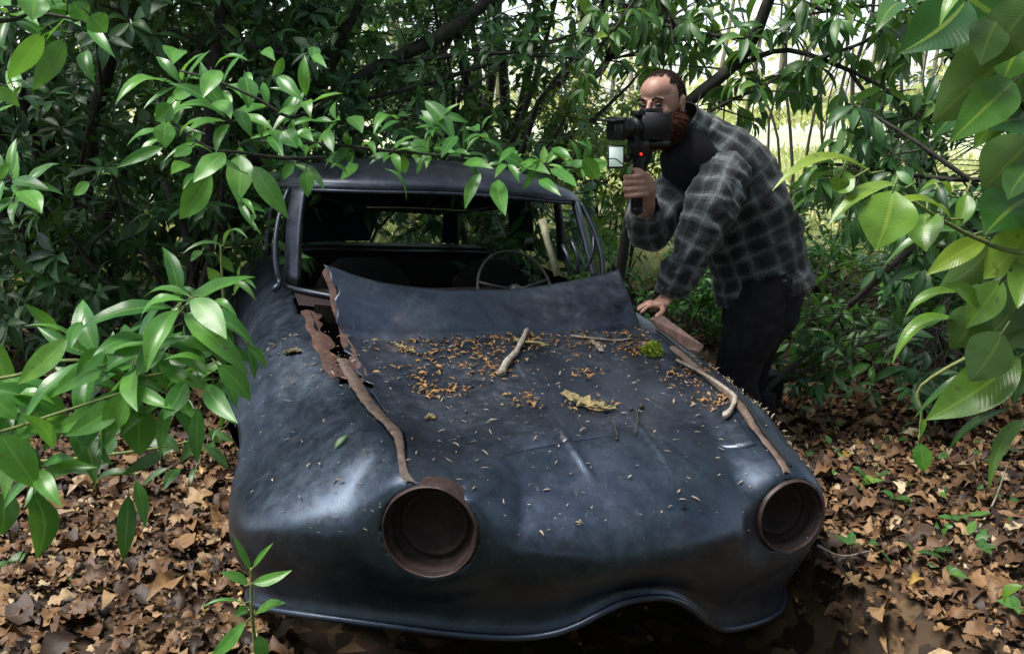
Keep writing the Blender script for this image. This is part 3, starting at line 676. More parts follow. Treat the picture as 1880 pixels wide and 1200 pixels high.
# ---- hand placed sprays: (base px,py) (tip px,py) width px, facing ('f' towards camera / 'u' arched edge on), depth step, arch
def spray(name, label, Y, leaves, stems, mat, seed, cat='branch', nt=10, stem_mat='stem_green', extra=0, wh=(), whL=.14, area=None, exL=.1, wmul=1.0):
    rs = np.random.RandomState(seed)
    B = []; T = []; Nh = []; W = []; AR = []; RN = []; FO = []
    for lf in leaves:
        bx, by, tx, ty, w = lf[:5]; k = lf[5] if len(lf) > 5 else 'f'; rv = lf[6] if len(lf) > 6 else rs.uniform(.3, .8)
        y0 = Y + rs.uniform(-.06, .06) * Y; y1 = y0 - rs.uniform(-.015, .06) * Y
        b, t = np.array(at(bx, by, y0)), np.array(at(tx, ty, y1)); l = np.linalg.norm(t - b)
        cdir = norm(np.array((0, 0, CAM_H)) - b)
        if k == 'f': h = cdir * 1.0 + np.array((rs.randn() * .2, 0, .5)); ar = l * rs.uniform(.02, .09); fo = rs.uniform(.08, .3)
        elif k == 'b': h = -cdir + np.array((rs.randn() * .2, 0, .3)); ar = -l * .05; fo = .15
        else: h = np.array((0, 0, 1.0)) + cdir * .35; ar = l * rs.uniform(.16, .26); fo = rs.uniform(.2, .45)
        B.append(b); T.append(t); Nh.append(h); W.append(w * wmul / 2 / F_PX * y0 * 1.03); AR.append(ar); RN.append(rv); FO.append(fo)
    nb_ = len(B)
    for k in range(extra):
        q = rs.randint(nb_); mid = (B[q] + T[q]) / 2; l = np.linalg.norm(T[q] - B[q]) * rs.uniform(.55, .85)
        b = B[q] + rs.randn(3) * (.03, .0, .03) + np.array((0, rs.uniform(.03, .16), 0)); d = norm(T[q] - B[q] + rs.randn(3) * l * .5)
        B.append(b); T.append(b + d * l); Nh.append(np.array((rs.randn() * .3, -.5, .7))); W.append(l * rs.uniform(.13, .19)); AR.append(l * rs.uniform(.03, .15)); RN.append(rs.uniform(.05, .6)); FO.append(rs.uniform(.1, .5))
    for (wx, wy) in wh:
        p = np.array(at(wx, wy, Y * rs.uniform(.99, 1.08)))
        b_, t_, n_, w_, a_ = whorls([p], [norm(np.array((rs.randn() * .4, -.5, .6)))], rs, (6, 10), whL, .135, (.1, .7))
        for q in range(len(b_)): B.append(b_[q]); T.append(t_[q]); Nh.append(n_[q]); W.append(w_[q]); AR.append(a_[q]); RN.append(rs.uniform(.15, .95)); FO.append(rs.uniform(.1, .4))
    b0 = np.array(at(*stems[0][0])) if stems else B[0]
    root = empty(name, (float(b0[0]), float(b0[1]), float(b0[2]))); tag(root, label, cat)
    leaves_mesh('foliage', B, T, Nh, W, AR, FO, M[mat], root, nt=nt, na=2, seed=seed, rnd=np.array(RN), wave=.06)
    mb = MB()
    for st in stems:
        P = catmull([np.array(at(*p)) for p in st], 22); mb.tube(P, np.linspace(.0040, .0018, 22) * (Y ** .5), seg=6)
    for b, t in zip(B, T):
        if stems:
            d = norm(t - b); mb.tube([b - d * .016, b + d * .006], [.0012, .0011], seg=4)
    mb.build('stem', M[stem_mat], root)
    return root
shrub('laurel_shrub', 'laurel shrub just beyond the right edge that carries the big hanging leaves', 'shrub', (1.7, .5, 0),
      [((1.15, -.3, .5), (2.4, 1.15, 2.2), 120)], M['leaf_laurel'], 30, L=.15, nlimb=8, limb_r=.014, wr=.22, nt=6)
shrub('laurel_shrub', 'laurel shrub just beyond the left edge that carries the bright low spray', 'shrub', (-2.0, .8, 0),
      [((-2.8, .1, .2), (-1.45, 1.3, 1.25), 100)], M['leaf_fresh'], 31, L=.15, nlimb=8, limb_r=.012, wr=.15, nt=6)
spray('laurel_branch', 'big glossy laurel leaves hanging in the right foreground from top to middle', .95, [
    (1775, 0, 1650, 98, 105, 'f', .25), (1890, 90, 1712, 225, 125, 'b', .2), (1880, 60, 1840, 150, 88, 'f', .65), (1800, -20, 1725, 48, 34, 'u', .8), (1740, -30, 1880, 66, 120, 'f', .35),
    (1862, 150, 1742, 262, 78, 'f', .6), (1895, 165, 1787, 274, 66, 'f', .7), (1895, 255, 1802, 350, 108, 'b', .15), (1900, 300, 1850, 366, 60, 'f', .6), (1895, 360, 1808, 430, 110, 'f', .3),
    (1900, 215, 1790, 235, 70, 'f', .25), (1900, 0, 1800, 130, 90, 'b', .2), (1890, 420, 1806, 512, 78, 'f', .95), (1900, 470, 1868, 566, 60, 'f', .9), (1840, 515, 1773, 602, 62, 'f', .8), (1885, 495, 1812, 618, 92, 'b', .2),
    (1812, 436, 1700, 505, 44, 'f', .97), (1825, 440, 1722, 530, 62, 'b', .2), (1900, 560, 1830, 650, 80, 'b', .25), (1895, 620, 1850, 560, 50, 'f', .5), (1835, 30, 1800, 120, 70, 'b', .2), (1900, 90, 1850, 200, 80, 'b', .3)],
    [[(3300, -500, .6), (2500, -250, .8), (1905, -20, .95), (1880, 60, .95), (1870, 160, .97), (1895, 260, .97), (1900, 420, .95)]], 'leaf_laurel', 101, stem_mat='bark', nt=12, extra=10)
spray('laurel_branch', 'yellow green arching laurel leaves reaching left in the right foreground', .9, [
    (1600, 318, 1418, 350, 40, 'u', .98), (1662, 345, 1518, 418, 38, 'u', .95), (1745, 402, 1598, 398, 34, 'u', .97), (1640, 350, 1607, 458, 100, 'f', .93), (1545, 320, 1535, 352, 34, 'f', .9),
    (1702, 392, 1700, 462, 66, 'f', .85), (1775, 356, 1757, 418, 32, 'f', .9), (1790, 430, 1620, 492, 26, 'u', .6), (1570, 325, 1527, 350, 50, 'f', .9), (1745, 360, 1690, 350, 20, 'u', .9)],
    [[(3400, 700, .6), (2500, 560, .8), (1905, 470, .92), (1800, 440, .92), (1740, 410, .91), (1700, 385, .9), (1650, 350, .9)]], 'leaf_laurel', 102, nt=12)
spray('laurel_branch', 'lower cluster of shiny laurel leaves at the right edge above the litter', .95, [
    (1765, 538, 1662, 580, 30, 'u', .85), (1770, 590, 1638, 668, 36, 'u', .8), (1872, 655, 1700, 770, 92, 'f', .8), (1842, 668, 1678, 768, 24, 'u', .4), (1890, 770, 1815, 898, 30, 'u', .75),
    (1795, 560, 1735, 520, 40, 'f', .8), (1840, 610, 1780, 700, 90, 'b', .25), (1800, 560, 1745, 640, 80, 'b', .3), (1830, 690, 1760, 720, 60, 'f', .7), (1850, 750, 1740, 830, 22, 'u', .2), (1900, 640, 1860, 740, 60, 'f', .45),
    (1880, 1075, 1845, 1110, 26, 'u', .9)],
    [[(3300, 900, .6), (2500, 820, .8), (1905, 720, .97), (1860, 670, .96), (1830, 630, .95), (1780, 570, .95)]], 'leaf_laurel', 103, nt=12)
spray('laurel_branch', 'single small bright leaf hanging by its stalk over the shaded litter', 1.6, [(1688, 812, 1696, 866, 36, 'f', .8), (1690, 800, 1700, 770, 12, 'f', .5)], [[(2300, 560, 1.3), (1900, 610, 1.5), (1700, 700, 1.6), (1692, 760, 1.6), (1688, 812, 1.6)]], 'leaf_fresh', 104, nt=8)
spray('laurel_branch', 'bright laurel spray reaching over the ground at the lower left beside the car', 1.45, [
    (340, 552, 258, 585, 30, 'u', .75), (350, 545, 262, 548, 22, 'u', .7), (352, 548, 416, 622, 46, 'f', .8), (385, 560, 435, 580, 24, 'u', .7), (395, 590, 412, 672, 50, 'b', .3),
    (240, 655, 92, 730, 46, 'f', .75), (124, 622, 32, 705, 46, 'f', .95), (145, 645, 45, 598, 16, 'u', .7), (250, 655, 340, 620, 30, 'f', .6), (242, 712, 92, 792, 50, 'f', .75), (258, 738, 256, 836, 66, 'f', .62),
    (235, 722, 120, 800, 50, 'f', .7), (228, 725, 196, 792, 52, 'f', .9), (240, 712, 322, 752, 30, 'f', .7), (235, 700, 160, 680, 24, 'u', .6), (400, 670, 460, 736, 42, 'f', .65), (380, 705, 436, 776, 38, 'f', .45),
    (365, 750, 362, 850, 32, 'f', .3), (385, 680, 300, 660, 24, 'u', .7), (290, 665, 400, 715, 34, 'f', .8), (300, 640, 250, 690, 40, 'f', .6), (330, 640, 380, 690, 36, 'f', .6), (0, 795, 68, 896, 66, 'f', .7), (20, 730, 100, 742, 30, 'u', .8),
    (-20, 730, 30, 770, 44, 'f', .8), (10, 900, 5, 982, 54, 'f', .2), (62, 905, 66, 1026, 54, 'f', .12), (236, 908, 226, 1030, 38, 'f', .1), (190, 640, 140, 690, 36, 'f', .5), (180, 760, 150, 830, 36, 'f', .6),
    (150, 590, 130, 640, 24, 'f', .5), (320, 600, 270, 625, 30, 'f', .6), (60, 760, 10, 800, 40, 'f', .6), (300, 720, 350, 690, 26, 'f', .5), (100, 820, 40, 760, 34, 'f', .55), (410, 620, 360, 660, 30, 'f', .5), (340, 700, 300, 770, 40, 'f', .45)],
    [[(-1100, 800, 1.0), (-500, 720, 1.3), (-30, 700, 1.45), (120, 660, 1.45), (240, 690, 1.45), (320, 680, 1.45), (385, 660, 1.45)], [(240, 690, 1.45), (300, 610, 1.48), (350, 550, 1.5)], [(-900, 1000, 1.0), (-400, 880, 1.3), (-30, 800, 1.45), (100, 760, 1.42), (240, 715, 1.42)]], 'leaf_fresh', 105, wmul=1.0, extra=20, whL=.155, wh=[(330, 560), (240, 660), (232, 712), (355, 672), (20, 735), (20, 800), (130, 760), (290, 620), (310, 720), (170, 650), (60, 850)])
spray('laurel_branch', 'dim lower laurel leaves under the bright spray at the lower left', 1.7, [
    (300, 830, 222, 872, 26, 'f', .3), (330, 860, 300, 900, 24, 'f', .3), (250, 870, 170, 900, 24, 'u', .2), (200, 850, 120, 860, 24, 'f', .3), (360, 800, 330, 850, 22, 'f', .3), (150, 840, 90, 880, 26, 'f', .4), (280, 790, 330, 830, 24, 'f', .3), (210, 800, 180, 850, 26, 'f', .4), (380, 820, 420, 860, 20, 'f', .2)],
    [[(-800, 1000, 1.2), (-30, 860, 1.7), (150, 840, 1.7), (300, 820, 1.7), (380, 800, 1.7)]], 'leaf_mid', 106, extra=20)
spray('laurel_branch', 'bright hanging laurel leaves at the left of the windscreen', 1.95, [
    (412, 280, 355, 335, 42, 'f', .9), (388, 318, 330, 402, 52, 'f', .92), (440, 285, 437, 372, 50, 'f', .85), (438, 362, 480, 430, 14, 'f', .6), (442, 365, 470, 400, 12, 'u', .6), (465, 305, 530, 402, 40, 'f', .7), (395, 286, 298, 300, 14, 'u', .8), (345, 300, 314, 320, 28, 'f', .9),
    (300, 150, 212, 192, 32, 'u', .9), (362, 160, 312, 180, 30, 'f', .9), (330, 92, 318, 118, 40, 'f', .7), (405, 130, 372, 180, 36, 'f', .9), (315, 192, 286, 222, 40, 'f', .7), (305, 225, 304, 272, 38, 'f', .7), (395, 228, 330, 252, 24, 'u', .7),
    (388, 190, 424, 218, 28, 'f', .8), (432, 200, 462, 252, 26, 'f', .3), (455, 112, 395, 124, 20, 'u', .6), (510, 140, 556, 186, 28, 'f', .4), (563, 312, 565, 362, 28, 'f', .75), (520, 240, 546, 272, 36, 'f', .5), (350, 268, 318, 288, 24, 'f', .7),
    (300, 270, 214, 308, 24, 'f', .3), (480, 95, 505, 112, 20, 'f', .8), (520, 105, 500, 140, 18, 'f', .8), (450, 140, 455, 200, 36, 'f', .2), (370, 245, 345, 275, 26, 'f', .6), (540, 255, 580, 240, 16, 'u', .6), (575, 100, 600, 125, 16, 'f', .8)],
    [[(620, 170, 2.0), (540, 215, 1.97), (470, 180, 1.95), (400, 150, 1.95), (330, 130, 1.95)], [(600, 290, 2.0), (520, 290, 1.97), (440, 280, 1.95), (380, 270, 1.95), (310, 220, 1.95)]], 'leaf_fresh', 107, stem_mat='bark', wmul=.95, extra=14, whL=.13, wh=[(330, 150), (400, 150), (310, 230), (520, 230), (420, 210), (560, 180)])
spray('laurel_branch', 'laurel leaves hanging into the top left corner', 1.45, [
    (78, 60, 14, 146, 38, 'b', .75), (118, 72, 60, 166, 38, 'b', .7), (132, 60, 72, 92, 16, 'u', .9), (66, -5, 60, 38, 48, 'f', .9), (100, 8, 122, 38, 36, 'f', .8), (165, 28, 196, 60, 42, 'f', .7), (165, 40, 211, 106, 22, 'f', .5),
    (-10, 160, 36, 196, 26, 'f', .9), (10, 158, 66, 180, 14, 'u', .8), (-20, 10, 20, 10, 40, 'f', .6), (130, 5, 160, 40, 40, 'f', .4), (-10, 330, 20, 300, 20, 'f', .9), (40, 350, 76, 392, 40, 'f', .7), (-10, 100, 10, 90, 30, 'f', .5), (165, 335, 135, 358, 22, 'f', .8)],
    [[(-1100, -100, 1.2), (-500, 20, 1.4), (-30, 40, 1.45), (60, 25, 1.45), (150, 40, 1.45), (200, 70, 1.45)]], 'leaf_fresh', 108, stem_mat='bark', extra=6, whL=.13, wh=[(20, 20), (120, 20), (20, 170), (10, 320), (30, 345)])
spray('laurel_branch', 'drooping fresh leaves draped over the front edge of the car roof', 2.75, [
    (882, 318, 854, 384, 24, 'f', .8), (915, 330, 928, 396, 32, 'f', .7), (705, 310, 746, 366, 10, 'u', .3), (655, 300, 624, 332, 18, 'f', .7), (560, 300, 640, 320, 12, 'u', .6), (600, 240, 612, 280, 22, 'f', .6), (640, 215, 665, 245, 28, 'f', .7), (730, 220, 686, 246, 26, 'u', .8),
    (700, 270, 685, 245, 24, 'f', .6), (760, 255, 790, 290, 26, 'f', .8), (770, 270, 765, 300, 18, 'f', .8), (730, 285, 745, 318, 24, 'f', .6), (780, 185, 835, 260, 30, 'f', .3), (810, 210, 860, 225, 16, 'f', .4), (850, 300, 905, 310, 22, 'f', .7), (840, 250, 810, 290, 20, 'f', .4),
    (905, 270, 850, 262, 16, 'u', .5), (910, 280, 975, 310, 22, 'f', .5), (960, 300, 1010, 320, 26, 'f', .7), (985, 300, 960, 350, 14, 'f', .7), (1010, 310, 1060, 345, 24, 'f', .6), (1070, 290, 1100, 330, 30, 'f', .6), (940, 270, 915, 300, 20, 'f', .5), (1040, 300, 1000, 290, 16, 'u', .7),
    (545, 240, 575, 260, 24, 'f', .6), (590, 270, 560, 290, 20, 'u', .7), (665, 270, 690, 290, 16, 'u', .7), (900, 310, 880, 290, 16, 'f', .7), (1085, 315, 1120, 300, 18, 'f', .7), (990, 330, 1030, 360, 20, 'f', .5), (540, 300, 520, 330, 20, 'f', .6), (500, 250, 520, 290, 26, 'f', .5)],
    [[(480, 260, 2.75), (600, 265, 2.75), (700, 275, 2.75), (800, 285, 2.75), (900, 300, 2.75), (1000, 305, 2.75), (1090, 310, 2.75)]], 'leaf_fresh', 109, stem_mat='bark', nt=7, extra=16, whL=.115, wh=[(560, 250), (640, 270), (720, 275), (790, 270), (850, 280), (930, 295), (1000, 300), (1070, 300), (610, 220), (800, 230), (880, 240)])
spray('laurel_sprig', 'small upright laurel sprig with paired leaves behind the left wing', 2.35, [
    (415, 455, 335, 466, 14, 'u', .6), (410, 450, 455, 438, 14, 'u', .5), (400, 470, 430, 500, 18, 'f', .5), (395, 455, 400, 430, 16, 'f', .4), (420, 520, 470, 552, 18, 'u', .7), (400, 515, 380, 490, 22, 'f', .4), (440, 505, 445, 480, 18, 'f', .3), (370, 460, 350, 480, 16, 'f', .4), (430, 540, 470, 530, 16, 'u', .6)],
    [[(420, 640, 2.35), (410, 540, 2.35), (405, 450, 2.35)]], 'leaf_mid', 110, nt=7)
spray('laurel_seedling', 'young seedling with paired leaves standing in front of the left wing of the car', 1.32, [
    (460, 1046, 427, 980, 15, 'f', .55), (464, 1042, 502, 996, 13, 'f', .65), (456, 1072, 404, 1050, 22, 'f', .7), (464, 1070, 536, 1046, 26, 'f', .8), (470, 1124, 524, 1106, 28, 'f', .65), (452, 1140, 388, 1202, 32, 'f', .75), (474, 1165, 486, 1215, 32, 'f', .7), (446, 1106, 366, 1118, 10, 'u', .6), (455, 1115, 430, 1130, 20, 'f', .6)],
    [[(478, 1260, 1.34), (468, 1180, 1.33), (462, 1110, 1.32), (461, 1042, 1.32)]], 'leaf_fresh', 111, cat='seedling', nt=8)


# ================================================================= CAR
C_O = np.array([.275, 1.855]); C_YAW, C_ROLL = R(20), R(4.5)
_cy, _sy, _cr, _sr = math.cos(C_YAW), math.sin(C_YAW), math.cos(C_ROLL), math.sin(C_ROLL)
_RB = None
def cw0(P):
    P = np.atleast_2d(np.asarray(P, float)); u, v, z = P[:, 0], P[:, 1], P[:, 2]
    u, z = u * _cr + z * _sr, z * _cr - u * _sr
    return np.stack([C_O[0] + u * _cy - v * _sy, C_O[1] + u * _sy + v * _cy, z], -1)
KERN = .42
def cw(P):
    P = np.atleast_2d(np.asarray(P, float)); Wd = cw0(P)
    if _RB is not None:
        d2 = ((P[:, None] - _RB[0][None]) ** 2).sum(-1)
        Wd = Wd + np.exp(-d2 / (2 * KERN ** 2)) @ _RB[1]
    return Wd
# the wreck sags and twists: a smooth warp measured at a few landmarks (car coordinates, photo pixels)
LM = [((-.51, .00, .355), (790, 978)), ((.51, .00, .355), (1455, 945)), ((-.72, 1.34, .67), (495, 530)), ((.72, 1.34, .67), (1150, 525)),
      ((-.62, 1.62, 1.02), (530, 350)), ((.62, 1.62, 1.02), (1080, 378)), ((0, 1.72, 1.12), (830, 303)),
      ((-.545, .87, .68), (655, 610)), ((.545, .87, .68), (1205, 600)), ((0, -.07, .17), (1190, 1092)),
      ((-.34, -.03, .05), (985, 1168)), ((.34, -.03, .05), (1345, 1143)), ((-.86, .55, .30), (408, 950)), ((.86, .28, .30), (1515, 930)),
      ((0, .1, .50), (1120, 840)), ((.80, .75, .56), (1372, 676)), ((-.80, .9, .60), (425, 625)), ((-.70, .12, .08), (545, 1085)), ((.72, .10, .08), (1480, 1085))]
_P = np.array([l[0] for l in LM], float); _T = np.array([l[1] for l in LM], float)
_W = cw0(_P); _pr = proj(_W)
_tgt = np.array([list(Vector((0, 0, CAM_H)) + Vector(((px - 940) / F_PX, CP + (600 - py) / F_PX * SP, -SP + (600 - py) / F_PX * CP)) * d) for (px, py), d in zip(_T, _pr[:, 2])])
_D = _tgt - _W
_K = np.exp(-((_P[:, None] - _P[None]) ** 2).sum(-1) / (2 * KERN ** 2)) + np.eye(len(_P)) * .06
_RB = (_P, np.linalg.solve(_K, _D))
print('warp max', np.abs(_D).max().round(3), [(l[0], (np.round(d, 2)).tolist()) for l, d in zip(LM, _D) if np.linalg.norm(d) > .07])
print('residual px', np.round(proj(cw(_P))[:, :2] - _T).astype(int).tolist())

def interp(x, xs, ys):
    # smooth monotone-ish interpolation
    xs = np.asarray(xs, float); ys = np.asarray(ys, float)
    x = np.clip(np.asarray(x, float), xs[0], xs[-1]); i = np.clip(np.searchsorted(xs, x) - 1, 0, len(xs) - 2)
    m = np.gradient(ys, xs); h = xs[i + 1] - xs[i]; t = (x - xs[i]) / h
    return (2 * t**3 - 3 * t**2 + 1) * ys[i] + (t**3 - 2 * t**2 + t) * h * m[i] + (-2 * t**3 + 3 * t**2) * ys[i + 1] + (t**3 - t**2) * h * m[i + 1]
ZW = .30
V_BACK = 3.0
def outline(n=340):
    """U from rear-left round the nose to rear-right"""
    side = np.linspace(V_BACK, .52, 90)
    uL = -(.86 - .02 * np.cos((side - .6) * 1.6))
    a = np.linspace(PI, 0, n)[1:-1]
    U = .84; Vv = .58; e = 2 / 2.75
    un = U * np.sign(np.cos(a)) * np.abs(np.cos(a)) ** e; vn = .52 - Vv * np.abs(np.sin(a)) ** e
    vn = vn - .045 * np.exp(-(np.abs(un) / .33) ** 4)
    P = np.concatenate([np.stack([uL, side], -1), np.stack([un, vn], -1), np.stack([-uL[::-1], side[::-1]], -1)])
    # resample by arc length
    L = np.concatenate([[0], np.cumsum(np.linalg.norm(np.diff(P, axis=0), axis=1))])
    q = np.linspace(0, L[-1], 820)
    return np.stack([np.interp(q, L, P[:, 0]), np.interp(q, L, P[:, 1])], -1)
OUT = outline()
def seam_u(v): return interp(v, [-.1, .1, .5, .9, 1.3], [.475, .49, .545, .575, .585])
def top_z(u, v):
    u = np.asarray(u, float); v = np.asarray(v, float)
    hb = interp(v, [-.2, 0, .12, .35, .8, 1.2, 1.6, 3.1], [.425, .475, .505, .55, .60, .645, .67, .60])
    hb = hb - .045 * (np.abs(u) / .5).clip(0, 1) ** 2 * np.exp(-((v - .35) / .6) ** 2) * 1.0
    fa = interp(v, [-.2, 0, .2, .6, 1.0, 1.5, 3.1], [.075, .095, .105, .09, .06, .02, .0])
    uc = interp(v, [-.2, 0, .5, 1.2, 3.1], [.54, .54, .61, .68, .70])
    crest = fa * np.exp(-((np.abs(u) - uc) / .13) ** 2)
    return hb + crest - .012 * np.exp(-((np.abs(u) - .40) / .07) ** 2) * np.exp(-((v - .1) / .35) ** 2)
def dist_out(u, v):
    Pq = np.stack([u, v], -1).reshape(-1, 2); out = np.zeros(len(Pq))
    for i in range(0, len(Pq), 4000):
        out[i:i + 4000] = np.sqrt(((Pq[i:i + 4000, None] - OUT[None]) ** 2).sum(-1).min(1))
    return out.reshape(np.shape(u))
def Rround(u, v):
    # radius of the shoulder: tight at the nose centre and broad on the fenders
    return np.clip(interp(np.abs(u), [0, .3, .55, .86], [.33, .34, .40, .48]) + .04 * np.clip(v, 0, 1), .1, .52)
def surf(u, v):
    u = np.asarray(u, float); v = np.asarray(v, float)
    d = dist_out(u, v); Rr = Rround(u, v); x = 1 - np.clip(d / Rr, 0, 1)
    T = top_z(u, v)
    z = ZW + (T - ZW) * (1 - x ** 2.2) ** (1 / 2.0)
    z = z + .0075 * (np.exp(-((u + .085 + .0 * v) / .011) ** 2) + .8 * np.exp(-((u - .165) / .011) ** 2)) * np.clip((v - .04) / .06, 0, 1) * np.clip((.5 - v) / .2, 0, 1)
    return z + .004 * np.sin(u * 9 + v * 3) * np.sin(v * 7 + 1)
def lip_z(u, v):
    arch = .162 * np.exp(-(np.abs(u + .02) / .26) ** 2.6)
    return np.where(v < .3, .0 + arch, .0) + .03 * np.clip((v - .2), 0, .3)
def body_vert_grid():
    n = len(OUT)
    # normal in plan
    tg = norm(np.gradient(OUT, axis=0)); nrm = np.stack([tg[:, 1], -tg[:, 0]], -1)
    ctr = OUT - np.array([0, 1.2]); sgn = np.sign((nrm * ctr).sum(1)); sgn[sgn == 0] = 1
    nrm = nrm * sgn[:, None]
    rows = []
    lz = lip_z(OUT[:, 0], OUT[:, 1])
    lz = (lz + np.roll(lz, 1) + np.roll(lz, -1)) / 3
    for q in [-.03, -.015, 0] + list(np.linspace(.015, 1, 22)):
        zz = lz + max(q, 0) * (ZW - lz)
        tuck = -.10 * (1 - max(q, 0)) ** 2.0
        flare = .058 * np.exp(-((max(q, 0)) / .15) ** 1.7)
        if q < 0: flare -= .0; zz = lz + .4 * q
        off = tuck + flare + (.0 if q >= 0 else q * .9)
        P = OUT + nrm * off
        rows.append(np.concatenate([P, zz[:, None]], -1))
    S = np.stack([np.zeros(n), np.clip(OUT[:, 1], .85, None)], -1)
    th = np.linspace(0, PI / 2, 34)[1:]
    # first shoulder rings at d=R(1-cos), then straight inwards
    Ls = np.linalg.norm(S - OUT, axis=1); Rr = .38
    ks = list(1 - np.cos(th)); 
    for k in ks:
        f = np.clip(k * Rr / Ls, 0, .9)
        P = OUT + (S - OUT) * f[:, None]
        rows.append(np.concatenate([P, surf(P[:, 0], P[:, 1])[:, None]], -1))
    f0 = np.clip(Rr / Ls, 0, .9)
    for k in np.linspace(0, 1, 46)[1:]:
        f = f0 + (1 - f0) * k
        P = OUT + (S - OUT) * f[:, None]
        rows.append(np.concatenate([P, surf(P[:, 0], P[:, 1])[:, None]], -1))
    return np.stack(rows)          # rows x n x 3
HL = [np.array([-.51, .0, .355]), np.array([.51, .0, .355])]
HLW = []
for s_, ax_, R_ in ((-1, norm(np.array([-.12, -1, .10])), .112), (1, norm(np.array([.30, -.94, .08])), .103)):
    c_ = cw(HL[(s_ + 1) // 2])[0]; up_v = norm(np.array([0, 0, 1]) - ax_ * ax_[2]); HLW.append((s_, c_, ax_, up_v, np.cross(up_v, ax_), R_))
def hl_def(W):
    W = np.array(W, float)
    for s_, c_, ax_, up_v, rt_v, R_ in HLW:
        d = W - c_; ap = d @ ax_; r = np.linalg.norm(d - ap[:, None] * ax_, axis=1)
        t = np.clip((1.9 - r / R_) / .9, 0, 1); w = t * t * (3 - 2 * t) * np.clip((.34 - np.abs(ap)) / .16, 0, 1)
        W += ax_ * ((-.004 - ap) * w)[:, None]
    return W
car = empty('wrecked_coupe', tuple(cw0([[0, 1.2, 0]])[0]))
tag(car, 'rusting dark navy vintage coupe without glass or headlamps sunk among the bushes', 'car')
G = body_vert_grid(); nr, nc = G.shape[:2]
FC = grid_faces(nr, nc)
Pc = G.reshape(-1, 3)
cen = Pc[FC].mean(1)
# headlamp openings, wheel arches, bonnet gap, cabin opening
keep = np.ones(len(FC), bool)
cenW = hl_def(cw(cen))
for s_, c_, ax_, up_v, rt_v, R_ in HLW:
    d = cenW - c_; r = np.linalg.norm(d - (d @ ax_)[:, None] * ax_, axis=1)
    keep &= ~((r < .985 * R_) & (np.abs(d @ ax_) < .035))
side = np.abs(cen[:, 0]) > .70
for vc in (.80, 2.45):
    keep &= ~(side & (np.hypot(cen[:, 1] - vc, (cen[:, 2] - .10)) < .31) & (cen[:, 2] < .42))
keep &= ~((np.abs(cen[:, 0]) < .64) & (cen[:, 1] > 1.16) & (cen[:, 1] < 2.45))
keep &= ~((np.abs(cen[:, 0]) < seam_u(cen[:, 1]) - .03) & (cen[:, 1] > .92) & (cen[:, 1] < 1.3))
# broken gap along the upper left seam
ru = cen[:, 0] + seam_u(cen[:, 1]); jag = 0
keep &= ~((ru > -.032) & (ru < .05) & (cen[:, 1] > .66) & (cen[:, 1] < 1.2))
Fk = FC[keep]
used = np.zeros(len(Pc), bool); used[Fk.ravel()] = True; remap = np.cumsum(used) - 1
Wc = hl_def(cw(Pc))
nzv = vnoise(Wc[used], 4.0, 3) * .0035 + vnoise(Wc[used], 17, 9) * .0004
Vb = Wc[used].copy(); Vb[:, 2] += nzv; Vb[:, 1] += nzv * .6
body = mesh_obj('body', Vb, remap[Fk], M['paint'], car)
m_ = body.modifiers.new('thick', 'SOLIDIFY'); m_.thickness = .004; m_.offset = -1

sel = G[3]; fr = sel[:, 1] < .62
lip = hl_def(cw(sel[fr] + np.array([0, -.004, .004])))
mb = MB(); mb.tube(lip[::2], .009, seg=8); mb.build('rolled_lip', M['paint'], car)
def on_car(u, v, dz=0.0):
    u = np.atleast_1d(np.asarray(u, float)); v = np.atleast_1d(np.asarray(v, float)) + 0 * u
    return hl_def(cw(np.stack([u, v, surf(u, v) + dz], -1)))
# ---- bonnet panel: sheet over the hood plus the torn-up rear edge
us = np.linspace(-1, 1, 241); vs = np.concatenate([np.linspace(.20, .98, 60), np.linspace(1.0, 1.20, 16)])
rows = []
for v in vs:
    su = float(seam_u(v)) - .028
    # edge wobble
    uu = us * su
    if v <= .99:
        z = surf(uu, np.full_like(uu, v)) + .007 - .011 * max(0, (.27 - v) / .07)
        vv = np.full_like(uu, v)
        # slight lengthwise creases
        z = z + .0065 * (np.exp(-((uu - (-.08 + .02 * v)) / .007) ** 2) + .8 * np.exp(-((uu - (.17 + .03 * v)) / .007) ** 2)) * np.clip((v - .25) / .1, 0, 1) * np.clip((.85 - v) / .1, 0, 1) - .006 * np.exp(-((uu - .05) / .12) ** 2) * np.clip((v - .25) / .2, 0, 1)
    else:
        t = (v - .98) / .22
        rise = .178 * t ** .85
        conc = 1 - .34 * (1 - (uu / .56) ** 2) * t
        z = surf(uu, np.full_like(uu, .98)) + .007 + rise * conc * (1 - .06 * uu)
        vv = .98 + .17 * t + .03 * np.sin(uu * 4) * t
        uu = uu * (1 + .035 * t)
    rows.append(np.stack([uu, vv, z], -1))
Gb = np.stack(rows); sh = Gb.shape
# ragged rusty left edge
rs = np.random.RandomState(5)
for i, v in enumerate(vs):
    if v > .6: Gb[i, :6, 0] += (.008 * math.sin(v * 41) + .006 * math.sin(v * 97 + 1)) * np.linspace(1, 0, 6)
Wb = hl_def(cw(Gb.reshape(-1, 3))); Wb[:, 2] += vnoise(Wb, 5, 21) * .005 + vnoise(Wb, 25, 2) * .0006
bonnet = mesh_obj('bonnet', Wb, grid_faces(sh[0], sh[1]), M['paint_bonnet'], car)
tag(bonnet, 'litter covered bonnet panel with its rear edge bent upwards')
m_ = bonnet.modifiers.new('thick', 'SOLIDIFY'); m_.thickness = .0035; m_.offset = 0
